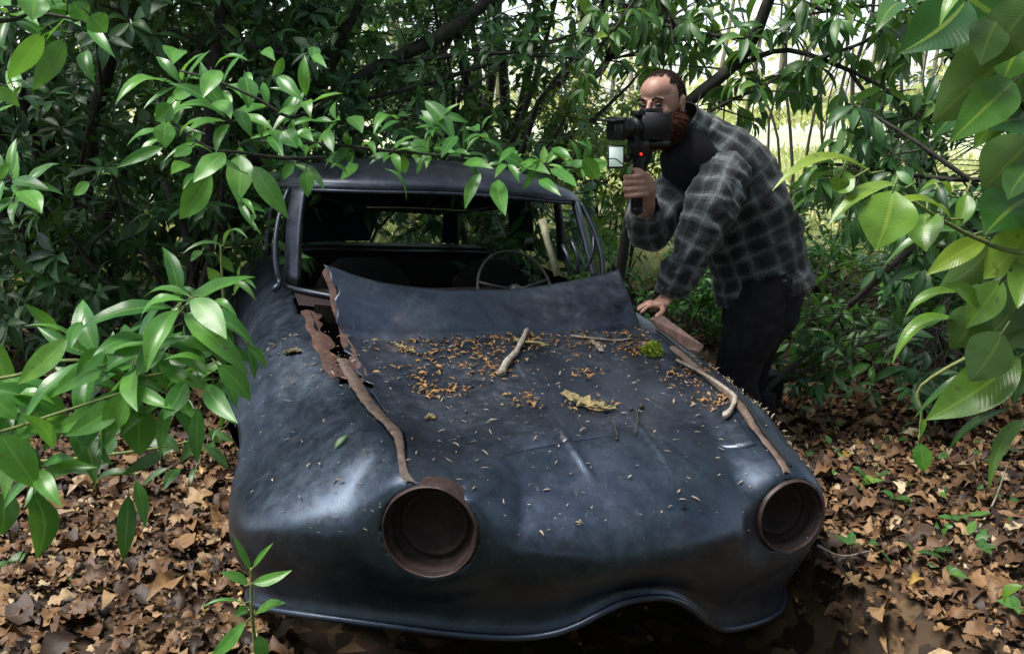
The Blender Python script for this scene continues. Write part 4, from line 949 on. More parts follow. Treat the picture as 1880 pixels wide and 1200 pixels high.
# ---- rusty seam strips
def strip(name, side, v0, v1, w0, w1, mat, lift=.009, n=70, seed=0, label=None):
    rs = np.random.RandomState(seed)
    v = np.linspace(v0, v1, n); w = np.linspace(w0, w1, n)
    c = side * seam_u(v)
    jl = np.convolve(rs.randn(n), np.ones(3) / 3, 'same') * .0022; jr = np.convolve(rs.randn(n), np.ones(3) / 3, 'same') * .0022
    q = np.array([-1, -.85, -.3, .3, .85, 1]); dz = np.array([-.006, 0, .002, .002, 0, -.006])
    rows = [];
    for k in range(n):
        u = c[k] + q * w[k] / 2; u[0] += jl[k]; u[1] += jl[k] * .8; u[-1] += jr[k]; u[-2] += jr[k] * .8
        rows.append(np.stack([u, np.full(6, v[k]), surf(u, np.full(6, v[k])) + lift + dz], -1))
    g = np.stack(rows)
    W_ = hl_def(cw(g.reshape(-1, 3))) + (0, -.003, .004); W_[:, 2] += vnoise(W_, 30, 4) * .003
    o = mesh_obj(name, W_, grid_faces(n, 6), mat, car)
    if label: tag(o, label)
    return o
strip('seam_strip', -1, .125, .80, .032, .034, M['rust_pale'], seed=1, label='rust eaten strip along the left wing seam')
strip('seam_strip', 1, .095, .82, .018, .022, M['rust_pale'], seed=2, label='narrow rusty strip along the right wing seam')
mb = MB()
vv = np.linspace(.12, .95, 60); uu = seam_u(vv) + .020
mb.tube(on_car(uu, vv, .006), .005, seg=5)
mb.build('seam_gap', M['interior'], car)
# lumps of rust along the broken part of the left seam
mb = MB(); rs = np.random.RandomState(8)
vv = np.linspace(.70, 1.19, 44)
g = []
for k, v in enumerate(vv):
    c = -float(seam_u(v)) - .028 + .003 * math.sin(v * 47); q = np.array([-.022, -.006, .010 + .014 * max(0, math.sin(v * 27 + 1)) + .008 + .004 * math.sin(v * 83)])
    g.append(np.stack([c + q, np.full(3, v), surf(c + q, np.full(3, v)) + np.array([.002, .004, -.009 + .002 * math.sin(v * 60)])], -1))
mb.add(cw(np.concatenate(g)), grid_faces(44, 3))
g = []
for k, v in enumerate(vv):
    c = -float(seam_u(v)) + .034 + .003 * math.sin(v * 51); q = np.array([-.008, -.002, .008])
    z0 = surf(c + q, np.full(3, min(v, .98))) + (.19 * max(0, (v - .98) / .22)) * .9
    g.append(np.stack([c + q - .02 * max(0, v - .98) / .2, np.full(3, v), z0 + np.array([-.012, .004 + .003 * rs.rand(), .009])], -1))
mb.add(cw(np.concatenate(g)), grid_faces(44, 3))
o = mb.build('torn_flange', M['rust'], car)
# rusty bracket plate beside the right seam, under the man's hand
mb = MB()
def car_from_px(px, py, Y): return np.array(at(px, py, Y))
pl = [(1192, 584), (1215, 578), (1292, 634), (1284, 646), (1262, 640), (1205, 598)]
# depth of the seam there
def sY(t): return 2.78 - .30 * t
tv = [0, .05, 1, .98, .75, .15]
top = [np.array(at(x, y, sY(t))) + np.array((0, 0, .0)) for (x, y), t in zip(pl, tv)]
bot = [p + np.array((.002, .004, -.009)) for p in top]
n6 = len(pl)
mb.add(top + bot, [list(range(n6))[::-1], [n6 + k for k in range(n6)]] + [[k, (k + 1) % n6, n6 + (k + 1) % n6, n6 + k] for k in range(n6)])
o = mb.build('hinge_bracket', M['rust_rim2'], car, smooth=False)
# ---- headlamp buckets (true circles round the warped centres)
for s, c, ax, up, rt, Rl in HLW:
    def ring(r, d, n=56, wob=0.0):
        a = np.linspace(0, 2 * PI, n, endpoint=False)
        rr = r * Rl * (1 + wob * np.sin(a * 5 + 1) + wob * np.sin(a * 11))
        return c + ax * d + rt * (np.cos(a) * rr)[:, None] + up * (np.sin(a) * rr)[:, None]
    prof = [(1.04, -.05), (1.03, -.02), (1.02, -.002), (1.0, .005), (.985, .008), (.965, .008), (.955, .003), (.95, -.006)]
    g = np.concatenate([ring(r, d, wob=.004) for r, d in prof])
    rim = mesh_obj('headlamp_rim', g, grid_faces(len(prof), 56, True), M['rust_rim'], car)
    tag(rim, 'empty round headlamp housing')
    prof = [(.955, .002), (.94, -.02), (.90, -.040), (.82, -.055), (.76, -.058), (.72, -.048), (.66, -.048), (.60, -.062), (.30, -.078), (.02, -.082)]
    g = np.concatenate([ring(r, d, wob=.008) for r, d in prof])
    mesh_obj('lamp_bucket', g, grid_faces(len(prof), 56, True), M['rust_dark'], rim)
    prof = [(.94, -.008), (.915, -.012), (.885, -.022), (.87, -.03), (.89, -.036)]
    g = np.concatenate([ring(r, d, wob=.012) for r, d in prof])
    mesh_obj('retaining_ring', g, grid_faces(len(prof), 56, True), M['rust_dark'], rim)
# inner dark shell that closes the arches and the engine bay
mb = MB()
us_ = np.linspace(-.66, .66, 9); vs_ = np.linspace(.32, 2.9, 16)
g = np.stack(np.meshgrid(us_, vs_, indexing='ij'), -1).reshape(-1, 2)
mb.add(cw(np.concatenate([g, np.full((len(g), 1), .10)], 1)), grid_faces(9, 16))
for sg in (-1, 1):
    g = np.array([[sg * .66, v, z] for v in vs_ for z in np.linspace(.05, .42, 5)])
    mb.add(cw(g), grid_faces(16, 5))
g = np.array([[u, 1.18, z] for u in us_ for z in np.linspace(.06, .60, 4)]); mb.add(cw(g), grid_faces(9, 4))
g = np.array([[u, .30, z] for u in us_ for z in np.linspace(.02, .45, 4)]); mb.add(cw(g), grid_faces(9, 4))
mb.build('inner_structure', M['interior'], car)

# ---- greenhouse
def belt(phi):
    n = 2.9; c, s = np.cos(phi), np.sin(phi)
    return np.stack([.725 * np.sign(c) * np.abs(c) ** (2 / n), 1.93 + .70 * np.sign(s) * np.abs(s) ** (2 / n) * -1, .672 + 0 * phi], -1)
def roofring(phi):
    n = 2.7; c, s = np.cos(phi), np.sin(phi)
    v = 2.0 - .49 * np.sign(s) * np.abs(s) ** (2 / n)
    return np.stack([.655 * np.sign(c) * np.abs(c) ** (2 / n), v, 1.015 + .02 * np.maximum(0, s) - .17 * np.clip(-s, 0, 1) ** 1.5], -1)
# phi: 90 deg = windscreen centre, 0 = right side, 180 = left, 270 = rear
nph = 140; ph = np.linspace(0, 2 * PI, nph, endpoint=False)
rr = roofring(ph); rows = []
ctr_ = np.array([0, 2.0, 0])
# inner lip, outer gutter, then the dome
rows.append(rr * [.93, 1, 1] + ctr_ * [0, 0, 0] + np.array([0, 0, .012]))
rows.append(rr * [.985, 1, 1] + np.array([0, 0, -.004]))
rows.append(rr * [1.012, 1, 1] + np.array([0, 0, -.002]))
rows.append(rr * [1.02, 1, 1] + np.array([0, 0, .008]))
for k in np.linspace(0, 1, 22)[0:]:
    q = 1 - (1 - np.cos(k * PI / 2)) if False else np.cos(k * PI / 2)
    P = ctr_ + (rr - ctr_) * [1, 1, 0] * q
    z = (rr[:, 2] + .012) * q ** 2 + 1.035 * (1 - q ** 2) + .085 * (1 - q ** 2.6) ** .55 * (1 - .0 * q)
    P[:, 2] = z; rows.append(P)
Gr = np.stack(rows)
Wr = cw(Gr.reshape(-1, 3)); Wr[:, 2] += vnoise(Wr, 7, 5) * .005
roof = mesh_obj('roof', Wr, grid_faces(Gr.shape[0], nph, True), M['paint_roof'], car)
m_ = roof.modifiers.new('thick', 'SOLIDIFY'); m_.thickness = .006; m_.offset = -1
def panel(name, p0, p1, mat, top_fac=1.0, b0=None, b1=None, t0=0, t1=1, bulge=.015, thick=.022):
    """panel of the greenhouse between angles (degrees)"""
    n = 12; m = 9
    b0 = p0 if b0 is None else b0; b1 = p1 if b1 is None else b1
    A_ = np.radians(np.linspace(b0, b1, n)); B_ = np.radians(np.linspace(p0, p1, n))
    lo = belt(A_); hi = roofring(B_); g = []
    for t in np.linspace(t0, t1, m):
        P = lo * (1 - t) + (hi + [0, 0, .01]) * t
        P = P + (P - ctr_) * [1, 1, 0] * bulge * 4 * t * (1 - t)
        g.append(P)
    o = mesh_obj(name, cw(np.concatenate(g)), grid_faces(m, n), mat, car)
    mm = o.modifiers.new('thick', 'SOLIDIFY'); mm.thickness = thick; mm.offset = 0
    return o
panel('windscreen_pillar', 152, 143, M['paint_roof'], b0=150, b1=143)
panel('windscreen_pillar', 28, 37, M['paint_roof'], b0=30, b1=37)
panel('door_pillar', 188, 193, M['paint_roof'])
panel('door_pillar', -8, -12, M['paint_roof'])
panel('rear_quarter', 212, 262, M['paint_roof'], thick=.012)
panel('rear_quarter', -32, -48, M['paint_roof'], thick=.012)
panel('rear_window_bar', 279, 285, M['paint_roof'], thick=.02)
# windscreen frame: gutter lines that catch light
mb = MB()
for p0, b0 in ((152, 151), (28, 29)):
    t = np.linspace(0, 1, 14)[:, None]
    lo = belt(np.radians(np.array([b0]))); hi = roofring(np.radians(np.array([p0])))
    P = lo * (1 - t) + hi * t; P = P + (P - ctr_) * [1, 1, 0] * .05 * 4 * t * (1 - t) + (P - ctr_) * [1, 1, 0] * .03
    P[:, 2:] += .0
    base_ = P[0] + np.array([-.02 * np.sign(P[0][0]) * -1, -.05, -.02])
    mb.tube(catmull(cw(np.concatenate([[base_], P])), 24), np.linspace(.013, .008, 24), seg=7)
t = np.radians(np.linspace(28, 152, 40)); P = belt(t) + [0, -.02, -.012]
mb.tube(cw(P), .011, seg=6)
t = np.radians(np.linspace(30, 150, 40)); P = roofring(t) + [0, -.004, -.006]
mb.tube(cw(P), .009, seg=6)
mb.build('windscreen_frame', M['paint_roof'], car)
# front quarter: cowl between bonnet gap and windscreen, dark scuttle
mb = MB()
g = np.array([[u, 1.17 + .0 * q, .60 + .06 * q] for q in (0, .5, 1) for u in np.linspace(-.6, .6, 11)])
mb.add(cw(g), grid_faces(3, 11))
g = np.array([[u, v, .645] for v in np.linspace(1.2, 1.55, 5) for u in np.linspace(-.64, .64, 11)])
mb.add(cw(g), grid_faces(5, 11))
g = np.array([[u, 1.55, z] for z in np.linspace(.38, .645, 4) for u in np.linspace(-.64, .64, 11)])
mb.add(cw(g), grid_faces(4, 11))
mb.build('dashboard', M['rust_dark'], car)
# rear bulkhead and seat back
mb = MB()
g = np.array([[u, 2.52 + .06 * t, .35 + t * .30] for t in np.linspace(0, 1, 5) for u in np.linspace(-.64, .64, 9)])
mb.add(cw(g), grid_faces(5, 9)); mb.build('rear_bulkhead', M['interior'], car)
mb = MB()
for c, w_ in ((-.30, .24), (.33, .22)):
    path = cw([[c, 2.02 + .1 * t, .30 + .36 * t] for t in np.linspace(0, 1, 8)])
    mb.tube(path, np.stack([w_ * np.array([.8, .95, 1, 1, .97, .9, .75, .45]), np.full(8, .05)], -1), seg=16, up=cw([[0, 3, 0]])[0] - cw([[0, 0, 0]])[0], ex=.6)
mb.build('seat_back', M['interior'], car)
# thin pale rail added to stand in for glints below the roof
mb = MB()
mb.tube(cw([[u, 1.62, .95 - .01 * math.sin(u * 3)] for u in np.linspace(-.35, .1, 14)]), .002, seg=5)
mb.build('header_rail', M['pale_trim'], car)
# steering wheel (right of the picture)
sw = np.array([.255, 1.50, .635]); axw = norm(np.array([.05, -.85, .55])); 
upw = norm(np.array([0, 0, 1]) - axw * axw[2]); rtw = np.cross(upw, axw)
a = np.linspace(0, 2 * PI, 48)
mb = MB(); mb.tube(cw(sw + rtw * (np.cos(a) * .185)[:, None] + upw * (np.sin(a) * .185)[:, None]), .0065, seg=8, cap=False)
for an in (PI * .08, PI * .92, PI * 1.5):
    mb.tube(cw([sw, sw + rtw * math.cos(an) * .18 + upw * math.sin(an) * .18]), .007, seg=6)
mb.ball(cw([sw])[0], .03); mb.tube(cw([sw, sw + np.array([0, .16, -.10])]), .018, seg=8)
mb.build('steering_wheel', M['wheel_rim'], car)
# pale fallen post leaning inside the right door opening
mb = MB(); mb.tube([np.array(at(1024, 505, 2.95)), np.array(at(1004, 440, 3.0)), np.array(at(996, 405, 3.05))], [.014, .012, .016], seg=8)
mb.build('trim_rail', M['pale_trim'], car)
mb = MB()
for x0, y0, x1, y1, Y in ((1060, 500, 1048, 440, 2.95), (1075, 498, 1090, 430, 2.9), (1045, 505, 1032, 450, 3.0)):
    mb.tube(catmull([np.array(at(x0, y0, Y)), np.array(at((x0 + x1) / 2 + 6, (y0 + y1) / 2, Y)), np.array(at(x1, y1, Y + .05))], 8), .007, seg=6)
mb.build('door_frame_rail', M['paint_roof'], car)
# doors: outer skins are part of the body; door seam and sill visible from the side
for sg in (-1, 1):
    for u_, v_ in ((.872, 1.32), (.868, 2.08)):
        mb = MB(); mb.tube(cw([[sg * u_, v_, z] for z in np.linspace(.1, .6, 8)]), .004, seg=4)
        mb.build('door_gap', M['interior'], car)
# front wheel hub inside each arch
for sg in (-1, 1):
    mb = MB(); c = np.array([sg * .70, .80, .12])
    mb.tube(cw([c - [sg * .05, 0, 0], c + [sg * .04, 0, 0]]), .13, seg=20)
    mb.tube(cw([c, c + [sg * .07, 0, 0]]), .05, seg=12)
    mb.build('wheel_hub', M['rust_dark'], car)

# pixel -> point on the car's upper surface
_su, _sv = np.meshgrid(np.linspace(-.84, .84, 240), np.linspace(-.05, 1.0, 200), indexing='ij')
_cover = (np.abs(_su) < seam_u(_sv) - .03) & (_sv > .2)
_sp = on_car(_su.ravel(), _sv.ravel(), np.where(_cover, .009, .001).ravel()); _spp = proj(_sp)
def hood(px, py):
    d = (_spp[:, 0] - px) ** 2 + (_spp[:, 1] - py) ** 2 + _spp[:, 2] * 1
    cand = np.where(d < d.min() + 30)[0]; near = cand[_spp[cand, 2] < _spp[cand, 2].min() + .05]; i = near[d[near].argmin()]; return _sp[i].copy(), (_su.ravel()[i], _sv.ravel()[i])
# ---- things lying on the bonnet
def hpath(pts, lift=.008): return catmull([hood(*p)[0] + np.array((0, 0, lift)) for p in pts], 14)
rs = np.random.RandomState(3)
def fleck_mesh(name, pix, mat, smin, smax, seed, label, cat, kind='stuff', wr=(.10, .30)):
    rs = np.random.RandomState(seed); B = []; T = []; Nh = []; W = []
    for x, y in pix:
        if math.hypot(x - 790, y - 978) < 95 or math.hypot(x - 1455, y - 945) < 75: continue
        p, _ = hood(x, y); an = rs.rand() * 6.28; l = smin + (smax - smin) * rs.rand() ** 2.2
        d = np.array((math.cos(an), math.sin(an), rs.uniform(-.1, .4))) * l
        p = p + np.array((0, 0, .003)); B.append(p); T.append(p + d); Nh.append(rs.randn(3) * .3 + np.array((0, 0, 1))); W.append(l * rs.uniform(*wr))
    o = leaves_mesh(name, B, T, Nh, W, np.array(W) * .5, .5, mat, None, nt=3, seed=seed)
    tag(o, label, cat, None, kind); return o
pix = []
clusters = [(800, 625, 55, 22, 70), (770, 690, 45, 16, 40), (810, 718, 38, 10, 60), (905, 672, 40, 20, 60), (930, 612, 90, 16, 90), (985, 625, 40, 12, 50), (965, 735, 24, 12, 40), (1100, 625, 55, 12, 60),
            (1080, 685, 20, 12, 25), (1165, 640, 22, 16, 60), (1270, 690, 40, 20, 70), (1310, 735, 30, 14, 40), (880, 640, 120, 30, 140), (1085, 745, 30, 10, 25), (740, 640, 30, 12, 20), (1180, 600, 60, 20, 40)]
for cx, cy, sx, sy, n in clusters:
    for k in range(int(n * 1.9)): pix.append((cx + rs.randn() * sx * .72, cy + rs.randn() * sy * .72))
fleck_mesh('bud_scale_litter', pix, M['bud'], .006, .030, 31, 'brown bud scales and crumbs scattered in drifts over the bonnet', 'debris')
pix = []
while len(pix) < 1100:
    x, y = rs.uniform(450, 1500), rs.uniform(590, 1000)
    if rs.rand() < math.exp(-max(0, y - 640) / 190) : pix.append((x, y))
fleck_mesh('needle_litter', pix, M['husk'], .005, .028, 32, 'pale needles and seed husks sprinkled over the whole front of the car', 'debris', wr=(.06, .16))
# twigs
mb = MB(); P = hpath([(968, 610), (958, 632), (945, 655), (930, 672), (922, 690)], .014)
mb.tube(P, np.linspace(.008, .013, 14) * (1 + .15 * np.sin(np.arange(14) * 2.1)), seg=8, wob=.08)
o = mb.build('lichen_twig', M['twig'], None); tag(o, 'pale lichen covered stub of twig lying across the middle of the bonnet', 'twig')
mb = MB(); P = hpath([(944, 628), (960, 632), (985, 634), (1010, 638)], .010)
mb.tube(P, np.linspace(.012, .006, 14), seg=7, wob=.25, seed=2, flat=.6)
o = mb.build('mossy_twig', M['bark_piece'], None); tag(o, 'yellow mossy twig crossing under the pale stub of twig', 'twig')
mb = MB(); P = hpath([(1048, 618), (1090, 624), (1130, 627), (1160, 624)], .006)
mb.tube(P, np.linspace(.0045, .003, 14), seg=6, wob=.1)
o = mb.build('thin_twig', M['twig'], None); tag(o, 'long thin straight twig lying left of the green moss clump', 'twig')
mb = MB(); P = hpath([(1240, 668), (1285, 692), (1325, 715), (1347, 738), (1340, 760), (1328, 774)], .016)
mb.tube(P, np.linspace(.005, .009, 14) * (1 + .2 * np.sin(np.arange(14) * 1.7)), seg=8, wob=.12, seed=4)
o = mb.build('hooked_twig', M['twig'], None); tag(o, 'hooked tan twig beside the right wing seam', 'twig')
def bark_piece(pts, w, name, label, cat, mat, seed, flat=.35):
    mb = MB(); P = hpath(pts, .008); n = len(P); rs = np.random.RandomState(seed)
    r = w * np.sin(np.linspace(.25, PI - .2, n)) ** .6 * (1 + .3 * rs.randn(n) * .6)
    mb.tube(P, np.abs(r), seg=12, wob=.30, seed=seed, flat=flat * .7); o = mb.build(name, mat, None, smooth=False); return tag(o, label, cat)
bark_piece([(1036, 722), (1060, 738), (1095, 750), (1130, 754)], .020, 'bark_piece', 'curled flake of yellow lichened bark with a dry stalk at its end', 'bark', M['bark_piece'], 1)
bark_piece([(728, 634), (745, 643), (762, 650)], .010, 'bark_chip', 'small pale chip of bark left of centre on the bonnet', 'bark', M['bark_piece'], 2)
bark_piece([(1085, 630), (1098, 640), (1105, 648)], .011, 'dead_leaf', 'folded tan dead leaf below the long thin twig', 'leaf', M['twig'], 3)
bark_piece([(522, 652), (538, 646), (552, 648)], .011, 'lichen_flake', 'yellow green lichen flake on the left wing', 'lichen', M['bark_piece'], 5, .4)
bark_piece([(782, 772), (788, 768), (796, 772)], .008, 'lichen_crumb', 'small olive lichen crumb beside the left wing seam', 'lichen', M['bark_piece'], 6, .6)
mb = MB(); mb.tube(hpath([(1118, 765), (1128, 782), (1133, 805)], .006), .002, seg=5); mb.ball(hood(1133, 806)[0] + np.array((0, 0, .004)), .005)
o = mb.build('dry_stalk', M['bark'], None); tag(o, 'thin dark stalk with a knob hanging below the curled bark flake', 'stalk')
mb = MB(); mb.tube(hpath([(1168, 752), (1170, 775), (1164, 800)], .006), .002, seg=5); mb.ball(hood(1178, 748)[0] + np.array((0, 0, .006)), .009); mb.ball(hood(1160, 752)[0] + np.array((0, 0, .004)), .006)
o = mb.build('dry_seed_head', M['bark'], None); tag(o, 'dark dry seed head on a short stalk right of the curled bark flake', 'seed head')
# moss clump
mb = MB(); c, _ = hood(1198, 648); rs = np.random.RandomState(9)
B = []; T = []
for k in range(900):
    d = norm(rs.randn(3)); d[2] = abs(d[2]); r_ = np.array((.030, .030, .030)) * (1 + .2 * math.sin(d[0] * 5 + d[1] * 4))
    p = c + d * r_; B.append(p - d * .004); T.append(p + (d + rs.randn(3) * .5) * .008)
o = leaves_mesh('moss_clump', B, T, rs.randn(900, 3), .0022, .001, .3, M['moss'], None, nt=2, seed=4)
tag(o, 'round clump of bright green moss on the bonnet near the rusty bracket', 'moss')
mb.ball(c + np.array((0, 0, .0)), (.030, .030, .029)); mb.build('moss_core', M['moss'], o)
# fallen green leaf on the left wing
def flat_leaf(name, a, b, w, mat, label):
    A_, _ = hood(*a); B_, _ = hood(*b)
    o = leaves_mesh(name, [A_ + np.array((0, 0, .006))], [B_ + np.array((0, 0, .008))], [np.array((-.2, -.5, 1))], w, .004, .3, mat, None, nt=5); return tag(o, label, 'leaf')
flat_leaf('fallen_leaf', (617, 826), (636, 803), .009, M['leaf_mid'], 'small green leaf on the pale shine of the left wing')


# ================================================================= THE MAN WITH THE CAMERA
def plaid_mat():
    m, nt, b = new_mat('plaid_flannel'); L = nt.links
    uvn = N(nt, 'ShaderNodeUVMap', uv_map='UVMap'); sx = N(nt, 'ShaderNodeSeparateXYZ'); L.new(uvn.outputs[0], sx.inputs[0])
    nz = noise_tex(nt, 9, 3); wob = mth(nt, 'MULTIPLY', mth(nt, 'SUBTRACT', nz.outputs[0], .5), .035)
    def stripes(o, per, width, ph=0.0):
        f = mth(nt, 'FRACT', mth(nt, 'ADD', mth(nt, 'DIVIDE', mth(nt, 'ADD', o, wob), per), ph))
        return mth(nt, 'LESS_THAN', mth(nt, 'ABSOLUTE', mth(nt, 'SUBTRACT', f, .5)), width / 2)
    U, V = sx.outputs[0], sx.outputs[1]
    c = (.005, .007, .009)
    p = .072
    s1 = mth(nt, 'ADD', stripes(U, p, .46), stripes(V, p, .46))
    c1 = mixc(nt, mth(nt, 'MULTIPLY', s1, .5), c, (.060, .074, .072))
    s2 = mth(nt, 'ADD', stripes(U, p, .16, .0), stripes(V, p, .16, .0))
    c2 = mixc(nt, mth(nt, 'MULTIPLY', s2, .36), c1, (.19, .22, .21))
    s3 = mth(nt, 'ADD', stripes(U, p, .07, .5), stripes(V, p, .07, .5))
    c3 = mixc(nt, mth(nt, 'MULTIPLY', s3, .45), c2, (.004, .004, .006))
    big = ramp(nt, noise_tex(nt, 11, 3).outputs[0], [(.32, (.25, .25, .27)), (.68, (1.5, 1.5, 1.5))])
    c3 = mixc(nt, .85, c3, big.outputs[0], 'MULTIPLY')
    fz = noise_tex(nt, 260, 2)
    c4 = mixc(nt, .5, c3, ramp(nt, fz.outputs[0], [(.3, (.55, .55, .55)), (.7, (1.3, 1.3, 1.3))]).outputs[0], 'MULTIPLY')
    L.new(c4, b.inputs['Base Color']); b.inputs['Roughness'].default_value = .95
    b.inputs['Sheen Weight'].default_value = .15
    bump(nt, b, noise_tex(nt, 14, 4, rough=.6).outputs[0], .6, .012)
    return m
M['plaid'] = plaid_mat()
M['trousers'] = simple('dark_trousers', (.012, .011, .014), .9, .2)
def skin_mat():
    m, nt, b = new_mat('skin')
    nz = noise_tex(nt, 18, 4)
    r = ramp(nt, nz.outputs[0], [(.3, (.30, .15, .105)), (.7, (.50, .29, .215))])
    nt.links.new(r.outputs[0], b.inputs['Base Color']); b.inputs['Roughness'].default_value = .5
    b.inputs['Subsurface Weight'].default_value = .15; b.inputs['Subsurface Radius'].default_value = (.02, .008, .004); b.inputs['Subsurface Scale'].default_value = .5
    bump(nt, b, noise_tex(nt, 160, 3).outputs[0], .2, .001)
    return m
M['skin'] = skin_mat()
M['hair'] = simple('dark_short_hair', (.035, .024, .018), .85, .2, nscale=200)
M['beard'] = simple('reddish_beard', (.075, .028, .015), .85, .2, nscale=160)
M['camera_black'] = simple('camera_black', (.006, .006, .007), .45, .4)
M['lens_glass'] = simple('lens_glass', (.004, .004, .008), .08, .8)
def screen_mat():
    m, nt, b = new_mat('lit_screen'); b.inputs['Base Color'].default_value = (.5, .6, .55, 1)
    b.inputs['Emission Color'].default_value = (.55, .72, .62, 1); b.inputs['Emission Strength'].default_value = .2; b.inputs['Roughness'].default_value = .25
    return m
M['screen'] = screen_mat()
m_, nt_, b_ = new_mat('red_led'); b_.inputs['Base Color'].default_value = (.5, .01, .01, 1); b_.inputs['Emission Color'].default_value = (1, .03, .02, 1); b_.inputs['Emission Strength'].default_value = 1.0; M['led'] = m_
M['earring'] = simple('ear_tunnel', (.006, .006, .006), .3)

YM = .24
def J(px, py, Y): return np.array(at(px, py, Y + YM))
def PXM(Y): return (Y + YM) * 1.03 / F_PX          # metres per pixel there
man = empty('person', (float(J(1380, 820, 2.95)[0]), float(J(1380, 820, 2.95)[1]), 0))
tag(man, 'bearded man in a dark plaid shirt leaning over the car with a camera', 'person')

# ---- head frame
hc = J(1215, 191, 2.85)
fw = norm(np.array([-.60, -.76, -.10])); up_ = norm(np.array([-.10, -.06, 1.0])); up_ = norm(up_ - fw * (up_ @ fw)); rt_ = np.cross(up_, fw) * -1   # rt_: towards picture right
if rt_[0] < 0: rt_ = -rt_
hp = lambda r, f, u: hc + rt_ * r + fw * f + up_ * u
HS = .99
mb = MB()
def blob(r, f, u, rad): mb.ball(hp(r * HS, f * HS, u * HS), np.array(rad) * HS, X=rt_, Y=fw, Z=up_, nu=22, nv=28)
blob(0, -.012, .022, (.076, .097, .096))          # skull
blob(0, .030, .050, (.062, .058, .052))           # forehead
blob(0, .028, -.030, (.060, .066, .062))          # face
blob(0, .030, -.080, (.046, .055, .038))          # jaw
blob(0, .070, -.100, (.024, .022, .018))          # chin
for s in (-1, 1):
    blob(s * .038, .068, -.022, (.024, .020, .022))   # cheek
    blob(s * .030, .079, .022, (.024, .010, .005))   # brow
    blob(s * .078, -.012, -.004, (.007, .019, .031))  # ear
    blob(s * .081, -.016, .012, (.006, .017, .016))
    blob(s * .079, -.006, -.028, (.006, .009, .011))
mb.tube([hp(0, .088, .018), hp(0, .104, -.012), hp(0, .114, -.034)], [.008, .010, .014], seg=10)
blob(.011, .098, -.036, (.009, .011, .008)); blob(-.011, .098, -.036, (.009, .011, .008))
blob(0, .086, -.066, (.024, .012, .007)); blob(0, .083, -.076, (.021, .012, .007))
# neck into the torso
nb = J(1300, 285, 2.93)
mb.tube(catmull([hp(0, -.02, -.05), hp(0, -.035, -.11), nb, J(1335, 340, 2.97), J(1375, 430, 3.0), J(1400, 520, 3.02)], 24), np.interp(np.linspace(0, 1, 24), [0, .25, .4, .7, 1], [.056, .060, .085, .12, .12]), seg=18)
# arms under the sleeves
LSH, LEL, LWR = J(1330, 312, 2.78), J(1283, 440, 2.70), J(1232, 538, 2.74)
RSH, REL, RWR = J(1270, 320, 2.98), J(1192, 424, 2.80), J(1188, 366, 2.66)
mb.tube(catmull([J(1345, 330, 2.95), J(1326, 335, 2.80), LEL, LWR], 20), np.interp(np.linspace(0, 1, 20), [0, .3, .65, 1], [.05, .045, .040, .028]), seg=14)
mb.tube(catmull([J(1330, 330, 2.97), RSH, REL, RWR], 20), np.interp(np.linspace(0, 1, 20), [0, .3, .65, 1], [.05, .045, .040, .028]), seg=14)
# left hand flat on the scuttle, fingers towards picture left
hl0 = LWR; hpos, _uv = hood(1196, 582)
def finger(pts, r0=.0090, r1=.0070): mb.tube(catmull(pts, 10), np.linspace(r0, r1, 10), seg=10); mb.ball(pts[-1], r1 * .98, nu=8, nv=10)
palm = J(1212, 558, 2.72)
mb.tube([LWR, (LWR + palm) / 2, palm, J(1204, 560, 2.70)], np.array([[.028, .022], [.034, .019], [.043, .016], [.038, .013]]), seg=16, up=(0, 0, 1))
for k, (dx, dy, yy) in enumerate([(1178, 561, 2.83), (1172, 563, 2.78), (1172, 567, 2.73), (1178, 571, 2.68)]):
    kn = J(1204 + k, 556 + k * 2.0, 2.80 - k * .034)
    tip = J(dx, dy, yy); mid = (kn + tip) / 2 + np.array((0, 0, .010)); finger([palm * .4 + kn * .6, kn, mid, tip + np.array((0, 0, -.003))])
finger([J(1218, 562, 2.72), J(1216, 572, 2.66), J(1206, 580, 2.64)], .011, .009)
# right hand around the handle
gr = J(1170, 342, 2.60)
pm = J(1186, 346, 2.62)
mb.tube([RWR, (RWR + pm) / 2, pm, J(1184, 328, 2.61)], np.array([[.028, .024], [.032, .024], [.038, .024], [.030, .020]]), seg=16, up=(0, -1, 0))
for k in range(4):
    y = 324 + k * 11.5; o = (0, 1.5, 1, -2)[k]
    finger([J(1188, y - 2, 2.615), J(1180, y - 1, 2.575), J(1163 - o, y, 2.565), J(1149 - o, y + 1, 2.585), J(1150 - o, y + 2, 2.615), J(1160, y + 2, 2.63)], .0105, .0085)
finger([J(1190, 350, 2.61), J(1186, 326, 2.585), J(1174, 314, 2.575), J(1164, 312, 2.585)], .012, .0095)
body_m = mb.build('body', M['skin'], man)
rm = body_m.modifiers.new('remesh', 'REMESH'); rm.mode = 'VOXEL'; rm.voxel_size = .0042; rm.use_smooth_shade = True
sm = body_m.modifiers.new('smooth', 'SMOOTH'); sm.iterations = 3; sm.factor = .5
# eyes
for s in (-1, 1):
    mb = MB(); mb.ball(hp(s * .031 * HS, .083 * HS, .004 * HS), (.015, .009, .0075), X=rt_, Y=fw, Z=up_, nu=12, nv=14); e = mb.build('eye', M['lens_glass'] if False else simple('eye_dark', (.05, .035, .03), .2), body_m)
    mb = MB(); mb.tube([hp(s * .014, .096, .022), hp(s * .030, .099, .030), hp(s * .052, .086, .022)], [.004, .006, .003], seg=6); mb.build('eyebrow', M['hair'], body_m)
mb = MB(); mb.tube([hp(.083, -.006, -.034) , hp(.090, -.004, -.034)], .010, seg=14); mb.build('ear_tunnel', M['earring'], body_m)
